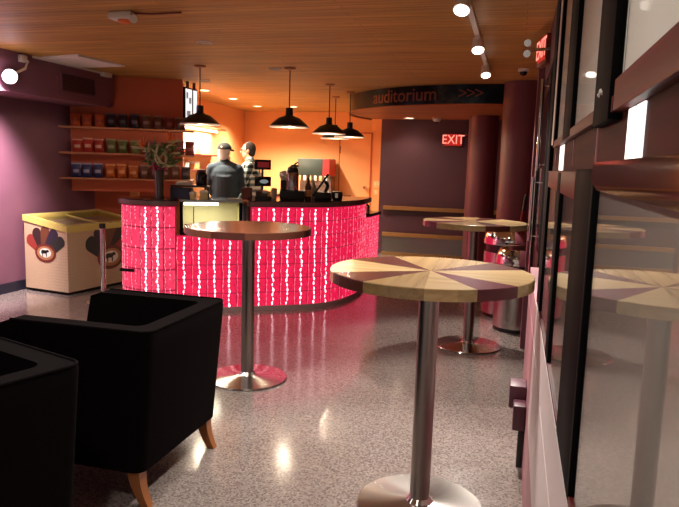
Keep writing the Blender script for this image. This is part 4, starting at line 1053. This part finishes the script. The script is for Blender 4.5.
# riser with things on the display-case end of the bar (glass top z 1.12)
CTOP = 0.772+0.348
def dcp(u, v, z): q = d0 + du*u - dn_*v; return Vector((q.x, q.y, z))
rot = math.atan2(du.y, du.x)
ri = thing('counter_riser', 'low black riser standing on the counter above the lit case', 'stand', (-3.16, 5.97, TOP), R_(16))
mb = MB(); mb.box(-0.19, 0.17, -0.09, 0.12, 0.115, 0.13, bev=0.004); mb.build('board', M['black'], ri)
for sx, sy in ((-.175, -.075), (.155, -.075), (-.175, .1), (.155, .1)):
    mb = MB(); mb.box(sx-.008, sx+.008, sy-.008, sy+.008, 0.001, 0.115); mb.build('leg', M['black'], ri)
mb = MB(); mb.box(-0.105, 0.105, -0.06, 0.06, 0, 0.105, bev=0.006); tag(mb.build('box', M['blue'], None, (-3.255, 5.95, TOP+.001), R_(16)), 'slate blue box under the black riser beside the vase', 'box')
mb = MB(); mb.sph((0, 0, 0.02), 0.09, sc_=(1, .6, .25)); mb.box(-.08, .08, -.05, .05, 0, .018, bev=.004); tag(mb.build('paper_stack', M['paper'], None, (-3.24, 5.98, TOP+.1305), R_(16)), 'rumpled white paper bag lying on the black riser', 'paper')
t = thing('dark_jar', 'dark jar standing on right end of the black riser', 'jar', (-3.075, 6.03, TOP+.1305))
mb = MB(); mb.lathe([(0.05, 0), (0.058, 0.02), (0.058, 0.11), (0.045, 0.135)], seg=24); mb.build('body', M['black_gloss'], t)
mb = MB(); mb.lathe([(0.047, 0.135), (0.047, 0.155), (0.02, 0.16)], seg=24); mb.build('lid', M['red_dark'], t)
cup('pale yellow tub in front of the riser, left of the pair', (-3.05, 5.80, CTOP+.001), 0.036, 0.055, M['cream'], M['paper'])
cup('pale yellow tub in front of the riser, right of the pair', (-2.97, 5.87, CTOP+.001), 0.04, 0.07, M['cream'], M['paper'])
mb = MB(); mb.box(-.07, .07, -.05, .05, 0, .012, bev=.003); tag(mb.build('paper_stack', M['paper'], None, (-2.74, 6.10, CTOP+.001), R_(28)), 'thin stack of white napkins above right end of lit case', 'paper')

# point of sale: two displays on a pole
def onbar(px, off):                                 # point over the worktop seen in column px, at given inset from the front
    best = None
    for p, q in zip(offset(MP, -off), MP):
        r = ray(px, 195); e_ = abs(p.x/p.y - r.x/r.y)
        if p.x > -2.75 and p.y < 6.9 and (best is None or e_ < best[0]): best = (e_, p)
    return best[1]
def faceyaw(p): return math.atan2(-p.x, p.y)        # local -Y turned towards the viewer
p = onbar(264, 0.30)
t = thing('register_display', 'black twin-screen register display on pole beside plaid-shirted man', 'screen', (p.x, p.y, TOP), faceyaw(p)+0.15)
mb = MB(); mb.box(-0.09, 0.09, -0.07, 0.07, 0.0, 0.03, bev=0.006); mb.cyl((0, 0, 0.03), (0, 0, 0.34), 0.012, seg=12); mb.build('stand', M['black'], t)
mb = MB(); mb.box(-0.085, 0.085, -0.025, 0.01, 0.305, 0.41, bev=0.006); h = mb.build('upper_screen', M['black_gloss'], t)
mb = MB(); mb.box(-0.055, 0.065, -0.027, -0.025, 0.33, 0.385); mb.build('screen_glow', mat('dim_red_screen', S(90, 22, 22), .2, emit=(.4, .03, .03, 1), estr=.3), h)
mb = MB(); mb.box(-0.085, 0.085, -0.045, -0.012, 0.135, 0.235, bev=0.006); h = mb.build('lower_screen', M['black_gloss'], t)
mb = MB(); mb.sph((0.01, -0.046, 0.185), 0.03, sc_=(1.5, .1, .7)); mb.build('screen_glow', M['screen_grey'], h)
p = onbar(248, 0.16)
mb = MB(); mb.box(-.055, .055, -.04, .04, 0, .12, m=M['red_dark'], bev=.005); mb.box(-.045, .045, -.042, -.04, .03, .09, m=M['walnut_light'])
tag(mb.build('card_box', None, None, (p.x, p.y, TOP+.001), faceyaw(p)), 'dark red brown box at left end of the bar worktop', 'box')
p = onbar(261, 0.12)
t = thing('card_reader', 'black card terminal with rolled receipt below the register display', 'card terminal', (p.x, p.y, TOP), faceyaw(p))
mb = MB(); mb.prism([(-.07, .0), (.07, .0), (.07, .085), (-.07, .045)], -.06, .06, axis='X'); mb.build('body', M['black'], t)
mb = MB(); mb.sph((.035, -.02, .085), .03, sc_=(1.1, .8, .6)); mb.build('receipt', M['paper'], t)
p = onbar(290, 0.20)
mb = MB(); mb.box(-.13, .13, -.08, .08, 0, .095, m=M['black'], bev=.006); mb.box(-.115, .115, -.065, .065, .095, .10, m=M['black_gloss'])
tag(mb.build('black_tray', None, None, (p.x, p.y, TOP+.001), faceyaw(p)), 'long black box under the airpot on the bar worktop', 'box')
p = onbar(290, 0.20)
t = thing('airpot', 'brushed steel airpot with black pump lid on the bar', 'airpot', (p.x, p.y, TOP+.102), faceyaw(p))
mb = MB(); mb.lathe([(.064, 0), (.066, .01), (.066, .17), (.056, .19)], seg=32); mb.build('body', M['steel'], t)
mb = MB(); mb.lathe([(.06, .185), (.062, .2), (.05, .235), (.025, .25)], seg=28); mb.box(-.02, .06, -.02, .02, .24, .262, bev=.006); mb.tube([(.0, 0, .245), (.03, 0, .275), (.055, 0, .29)], .01); mb.build('pump_lid', M['black'], t)
p = onbar(281, 0.44)
t = thing('coffee_grinder', 'small black grinder with white hopper behind the airpot', 'grinder', (p.x+0.03, p.y+0.02, TOP), faceyaw(p))
mb = MB(); mb.box(-.06, .06, -.06, .06, 0, .2, bev=.01); mb.build('body', M['black'], t)
mb = MB(); mb.lathe([(.05, .2), (.075, .24), (.07, .28), (.03, .30)], seg=24); mb.build('hopper', M['white_enamel'], t)
p = onbar(307, 0.16)
t = thing('syrup_bottle', 'brown syrup bottle with pale cap right of the airpot', 'bottle', (p.x, p.y, TOP))
mb = MB(); mb.lathe([(.03, 0), (.034, .01), (.034, .14), (.014, .19), (.013, .235)], seg=24); mb.build('body', M['brown_glass'], t)
mb = MB(); mb.lathe([(.016, .235), (.016, .265), (.008, .27)], seg=16); mb.build('cap', M['paper'], t)
mb = MB(); mb.lathe([(.0346, .04), (.0346, .11)], seg=24); mb.build('bottle_label', M['orange'], t)
p = onbar(313, 0.36)
t = thing('water_bottle', 'clear pale bottle between syrup bottle and register', 'bottle', (p.x, p.y, TOP))
mb = MB(); mb.lathe([(.03, 0), (.034, .01), (.034, .13), (.012, .17), (.012, .2)], seg=24); mb.build('body', mat('pale_bottle', S(206, 190, 170), .15), t)
mb = MB(); mb.lathe([(.014, .2), (.014, .22), (.006, .222)], seg=16); mb.build('cap', M['paper'], t)
p = onbar(323, 0.16)
t = thing('cash_register', 'black touchscreen register tilted back on the bar', 'register', (p.x, p.y, TOP), faceyaw(p))
mb = MB(); mb.box(-.085, .10, -.08, .10, 0, .085, bev=.02); mb.build('base', M['black'], t)
mb = MB(); mb.prism([(-.105, .05), (-.09, .04), (.07, .27), (.052, .285)], -.07, .08, axis='Y'); mb.build('touchscreen', M['black_gloss'], t)
mb = MB(); mb.tube([(.03, .03, .08), (.06, .03, .15), (.03, .0, .2)], .018); mb.build('neck', M['black'], t)
p = onbar(340, 0.16)
t = thing('receipt_printer', 'small black receipt printer at right end of the worktop', 'printer', (p.x+.02, p.y+.05, TOP), faceyaw(p))
mb = MB(); mb.box(-.06, .06, -.07, .07, 0, .09, bev=.015); mb.build('body', M['black'], t)
mb = MB(); mb.box(-.02, .01, -.074, -.07, .02, .07); mb.build('paper_slot', M['chrome'], t)
# paper cups behind, in front of the kitchen
for k, (px, h, m, n) in enumerate(((258, .09, M['paper'], 'white'), (268, .075, M['cream'], 'cream'), (274, .09, M['paper'], 'white lidded'))):
    q = onbar(px, (0.47, 0.47, 0.40)[k])
    cup(f'{n} paper cup on bar behind the ' + ('dark red box', 'register display', 'black tray')[k], (q.x, q.y, TOP+.001), .034, h, m, M['orange'] if k == 2 else None)
# machine on the low counter
t = thing('toaster', 'small black countertop machine on the low pink counter', 'appliance', (-2.02, 8.68, 0.87), 0.2)
mb = MB(); mb.box(-.11, .11, -.1, .1, 0, .10, bev=.02); mb.build('body', M['black_gloss'], t)
mb = MB(); mb.sph((0, 0, .10), .09, sc_=(1, 1, .35)); mb.build('lid', M['black'], t)
mb = MB(); mb.cyl((.07, -.105, .05), (.07, -.12, .05), .015, seg=12); mb.build('knob', M['chrome'], t)
mb = MB(); mb.lathe([(.02, 0), (.022, .07), (.01, .09)], seg=16); tag(mb.build('bottle', M['paper'], None, (-1.9, 8.46, .8705)), 'little white bottle at front corner of the low pink counter', 'bottle')

# ------------------------------------------------------------------ trash cans and broom
def trash(label, x, y, r, h, rot):
    t = thing('trash_can', label, 'trash can', (x, y, 0), R_(rot), 'stainless trash cans')
    hb = h*0.70
    mb = MB(); mb.lathe([(r*0.97, 0), (r*0.97, 0.035)], seg=48); mb.build('base_ring', M['black'], t)
    mb = MB(); mb.lathe([(r, 0.036), (r, hb), (r*0.97, hb+0.005)], seg=48); mb.build('body', M['steel'], t)
    mb = MB(); mb.lathe([(r*0.93, hb), (r*0.93, hb+h*0.09)], seg=48); mb.build('opening_band', M['black'], t)
    mb = MB(); mb.lathe([(r*1.02, hb+h*0.085), (r*1.03, hb+h*0.10), (r*0.99, hb+h*0.2), (r*0.85, hb+h*0.265), (r*0.45, h*0.995), (0.01, h)], seg=48); mb.build('dome_lid', M['chrome'], t)
trash('smaller dome-topped steel trash can in front, by the far table', 0.065, 6.27, 0.20, 0.80, 0)
trash('larger steel trash can standing behind the smaller one', 0.01, 6.90, 0.29, 0.95, 0)
t = thing('broom', 'red broom handle with black grip leaning beside the round column', 'broom', (0, 0, 0))
a_ = Vector((-0.12, 7.45, 0.1)); b_ = Vector((0.09, 7.55, 1.27))
a_ = at(514, 7.45, 0.08); b_ = at(526.5, 7.55, 1.23)
d_ = b_-a_
mb = MB(); mb.cyl(a_, a_+d_*0.84, 0.013, seg=10); mb.build('handle', M['red'], t)
mb = MB(); mb.cyl(a_+d_*0.84, b_, 0.017, seg=10); mb.build('grip', M['black'], t)
mb = MB(); mb.prism([(a_.x-.12, 0.0), (a_.x+.12, 0.0), (a_.x+.07, .13), (a_.x-.07, .13)], a_.y-.03, a_.y+.03, axis='Y'); mb.build('brush', M['black'], t)

# ------------------------------------------------------------------ people
def limb(mb, pts):
    """chain of (point, radius): spheres and tapered cones"""
    for (p, r) in pts: mb.sph(p, r, seg=14)
    for (p, r), (q, s) in zip(pts, pts[1:]): mb.cyl(p, q, r, s, seg=14)
def hand(mb, wrist, direction, palm_n, side):
    d = Vector(direction).normalized(); n = Vector(palm_n).normalized(); n = (n-d*n.dot(d)).normalized(); s = d.cross(n)*side
    w = Vector(wrist); pc = w+d*0.05
    for k in (-1, 0, 1): limb(mb, [(w+s*0.012*k, .019), (pc+s*0.024*k+d*0.03, .016)])
    for k, (off_, ln) in enumerate(((-.033, .062), (-.012, .076), (.011, .072), (.032, .056))):
        b = pc+d*0.036+s*off_
        m1 = b+d*ln*0.5+n*0.008; m2 = m1+(d*0.75+n*0.6).normalized()*ln*0.32; m3 = m2+(d*0.4+n*0.9).normalized()*ln*0.25
        limb(mb, [(b, .0095), (m1, .009), (m2, .008), (m3, .007)])
    tb = w+d*0.02-s*0.03; t1 = tb+(d*0.6-s*0.8).normalized()*0.035; t2 = t1+(d*0.9-s*0.3+n*0.3).normalized()*0.03
    limb(mb, [(tb, .013), (t1, .011), (t2, .009)])
def person(label, loc, rotz, H, arms, headturn, cloth_mat, hair_mat, cap=False, glasses=False):
    t = thing('person', label, 'person', loc, rotz)          # local: faces +Y
    k = H/1.76
    Vv = lambda x, y, z: Vector((x*k, y*k, z*k))
    hr = Matrix.Rotation(headturn, 4, 'Z')
    hc = Vv(0, 0.02, 1.635)
    def hp(x, y, z): return hc + (hr @ Vector((x, y, z)))*k
    body = MB()
    for s in (-1, 1):
        limb(body, [(Vv(.095*s, 0, .93), .088*k), (Vv(.10*s, .015, .50), .058*k), (Vv(.10*s, -.015, .30), .054*k), (Vv(.10*s, 0, .09), .038*k)])
        limb(body, [(Vv(.10*s, -.03, .045), .036*k), (Vv(.115*s, .15, .03), .028*k)])
    body.sph(Vv(0, 0, .96), .16*k, sc_=(1.0, .72, .8)); body.sph(Vv(0, 0, 1.12), .15*k, sc_=(.98, .72, 1.1)); body.sph(Vv(0, -.01, 1.31), .17*k, sc_=(1.05, .72, 1.0))
    limb(body, [(Vv(-.17, 0, 1.43), .058*k), (Vv(.17, 0, 1.43), .058*k)])
    limb(body, [(Vv(0, -.01, 1.42), .062*k), (Vv(0, .01, 1.56), .056*k)])
    for sh, el, wr, hd2, pn, sd in arms:
        limb(body, [(Vv(*sh), .058*k), (Vv(*el), .042*k), (Vv(*wr), .028*k)])
        hand(body, Vv(*wr), hd2, pn, sd)
    # head: skull, jaw, nose, ears, brow
    body.sph(hp(0, -.01, .02), .093*k, sc_=(.86, 1.04, 1.06), mtx=hr); body.sph(hp(0, .025, -.055), .062*k, sc_=(.92, .95, 1.0), mtx=hr)
    body.sph(hp(0, .05, -.088), .03*k, mtx=hr)
    body.cyl(hp(0, .085, .02), hp(0, .108, -.028), .009*k, .015*k, seg=10); body.sph(hp(0, .103, -.03), .015*k)
    for s in (-1, 1): body.sph(hp(.083*s, -.01, -.01), .028*k, sc_=(.35, .7, 1.1), mtx=hr)
    link('body', remesh(body, 0.0085, 'body', M['skin'], 3), t)
    for s in (-1, 1):
        mb = MB(); mb.sph(hp(.032*s, .079, .008), .0115*k, seg=10); mb.build('eye', M['eye'], t)
        mb = MB(); mb.tube([hp(.015*s, .09, .032), hp(.033*s, .088, .036), hp(.052*s, .074, .03)], .0045*k, seg=6); mb.build('eyebrow', hair_mat, t)
    mb = MB(); mb.tube([hp(-.022, .083, -.062), hp(0, .092, -.06), hp(.022, .083, -.062)], .0055*k, seg=6); mb.build('mouth', M['lip'], t)
    # hair
    hm = MB(); hm.sph(hp(0, -.022, .032), .1*k, sc_=(.9, 1.02, 1.0), mtx=hr); hm.sph(hp(0, -.05, -.02), .08*k, sc_=(.95, .8, 1.0), mtx=hr)
    if cap: hm.sph(hp(0, -.06, -.05), .07*k, sc_=(1.1, .7, 1.1), mtx=hr)
    for v in [v for v in hm.bm.verts]:
        l = hr.inverted() @ ((v.co-hc)/k)
        if l.y > 0.035 and l.z < 0.075:
            l.y = 0.035; v.co = hc + (hr @ l)*k
    hair_me = remesh(hm, 0.009, 'hair', hair_mat, 2)
    link('hair', hair_me, t)
    if cap:
        mb = MB(); mb.sph((0, 0, 0), .112*k, sc_=(.93, 1.04, .95), seg=24)
        for v in mb.bm.verts:
            if v.co.z < 0: v.co.z = 0
        for v in mb.bm.verts: v.co = hp(0, -.01, .052) + hr @ v.co
        cp_ = mb.build('cap', M['cap'], t)
        mb = MB(); vis = []
        for j in range(13):
            a = PI*j/12; vis.append((math.cos(a)*.085, .06+math.sin(a)*.12))
        mb.prism(vis, 0, .008)
        for v in mb.bm.verts: v.co = hp(v.co.x, v.co.y, v.co.z+.05-0.25*max(0, v.co.y-.09))
        mb.build('visor', M['cap'], cp_)
        mb = MB(); mb.sph(hp(-.104, -.01, .082), .016*k, sc_=(.3, 1, 1), mtx=hr); mb.sph(hp(.03, -.118, .085), .014*k, sc_=(1, .3, 1), mtx=hr); mb.build('cap_badge', M['paper'], cp_)
        mb = MB(); mb.sph(hp(0, .06, -.085), .055*k, sc_=(1.05, .7, .9), mtx=hr); mb.build('beard', hair_mat, t)
    if glasses:
        mb = MB()
        for s in (-1, 1):
            c = hp(.033*s, .098, .008); ring = [c + (hr @ Vector((math.cos(2*PI*j/16)*.023, 0, math.sin(2*PI*j/16)*.018)))*k for j in range(17)]
            mb.tube(ring, .003*k, seg=6); mb.tube([hp(.056*s, .095, .012), hp(.085*s, .0, .01)], .003*k, seg=6)
        mb.tube([hp(-.011, .1, .01), hp(.011, .1, .01)], .003*k, seg=6); mb.build('glasses', M['black'], t)
    # clothing: top with sleeves, trousers, shoes
    cl = MB()
    cl.sph(Vv(0, 0, .98), .175*k, sc_=(1.16, .86, .9)); cl.sph(Vv(0, 0, 1.13), .175*k, sc_=(1.18, .88, 1.15)); cl.sph(Vv(0, -.012, 1.30), .19*k, sc_=(1.14, .86, 1.0)); cl.cyl(Vv(0, -.01, .9), Vv(0, -.01, 1.3), .17*k, .185*k, seg=20)
    limb(cl, [(Vv(-.17, -.005, 1.41), .07*k), (Vv(-.06, -.01, 1.455), .07*k), (Vv(.06, -.01, 1.455), .07*k), (Vv(.17, -.005, 1.41), .07*k)])
    limb(cl, [(Vv(0, -.02, 1.43), .085*k), (Vv(0, -.012, 1.50), .068*k)])
    for sh, el, wr, hd2, pn, sd in arms:
        w2 = Vector(wr).lerp(Vector(el), 0.08)
        limb(cl, [(Vv(*sh), .078*k), (Vv(*el), .058*k), (w2*k, .043*k)])
    link('shirt' if glasses else 'jacket', remesh(cl, 0.012, 'clothes', cloth_mat, 3), t)
    if not glasses:
        mb = MB(); mb.lathe([(.074*k, 1.475*k), (.08*k, 1.50*k), (.072*k, 1.53*k), (.062*k, 1.50*k)], seg=24); mb.build('collar', M['cap'], t)
    tr = MB()
    tr.sph(Vv(0, 0, .93), .165*k, sc_=(1.02, .76, .7))
    for s in (-1, 1): limb(tr, [(Vv(.095*s, 0, .91), .098*k), (Vv(.10*s, .015, .50), .070*k), (Vv(.10*s, -.01, .10), .056*k)])
    link('trousers', remesh(tr, 0.013, 'trousers', M['jeans'], 3), t)
    for s in (-1, 1):
        sm = MB(); limb(sm, [(Vv(.10*s, -.04, .05), .046*k), (Vv(.108*s, .05, .045), .044*k), (Vv(.117*s, .15, .037), .036*k)])
        for v in sm.bm.verts: v.co.z = max(v.co.z, 0.001)
        sm.build('shoe', M['shoe'], t)
    return t
# capped man: back to the viewer, head turned to the right
m1 = (-4.14, 8.85); yaw1 = math.atan2(-(-m1[0]), m1[1])
away = math.atan2(m1[1], m1[0])-PI/2
armsA = [((-.19, 0, 1.405), (-.245, -.0, 1.16), (-.18, .20, 1.02), (.3, .9, -.1), (0, 0, -1), 1), ((.19, 0, 1.405), (.245, -.0, 1.16), (.18, .20, 1.02), (-.3, .9, -.1), (0, 0, -1), -1)]
person('man in slate blue jacket and black cap standing with his back turned', (m1[0], m1[1], 0), away, 1.745, armsA, R_(-38), M['jacket'], M['grey_hair'], cap=True)
m2 = (-3.97, 9.35)
armsB = [((-.19, 0, 1.405), (-.25, .06, 1.17), (-.14, .28, 1.33), (.1, .45, .9), (1, .2, 0), 1), ((.19, 0, 1.405), (.26, -.02, 1.16), (.22, .2, 1.02), (-.1, 1, -.1), (0, 0, -1), -1)]
person('man in black and white plaid shirt and glasses facing left', (m2[0], m2[1], 0), away+R_(84), 1.80, armsB, R_(0), M['plaid'], M['brown_hair'], glasses=True)

# ------------------------------------------------------------------ world, render look
w = bpy.data.worlds.new('world'); sc.world = w; w.use_nodes = True
w.node_tree.nodes['Background'].inputs['Color'].default_value = (1.0, 0.86, 0.78, 1)
w.node_tree.nodes['Background'].inputs['Strength'].default_value = 0.38
sc.view_settings.view_transform = 'Standard'
sc.view_settings.look = 'None'
sc.view_settings.exposure = 0.0
sc.view_settings.gamma = 1.0
sc.view_settings.use_curve_mapping = False
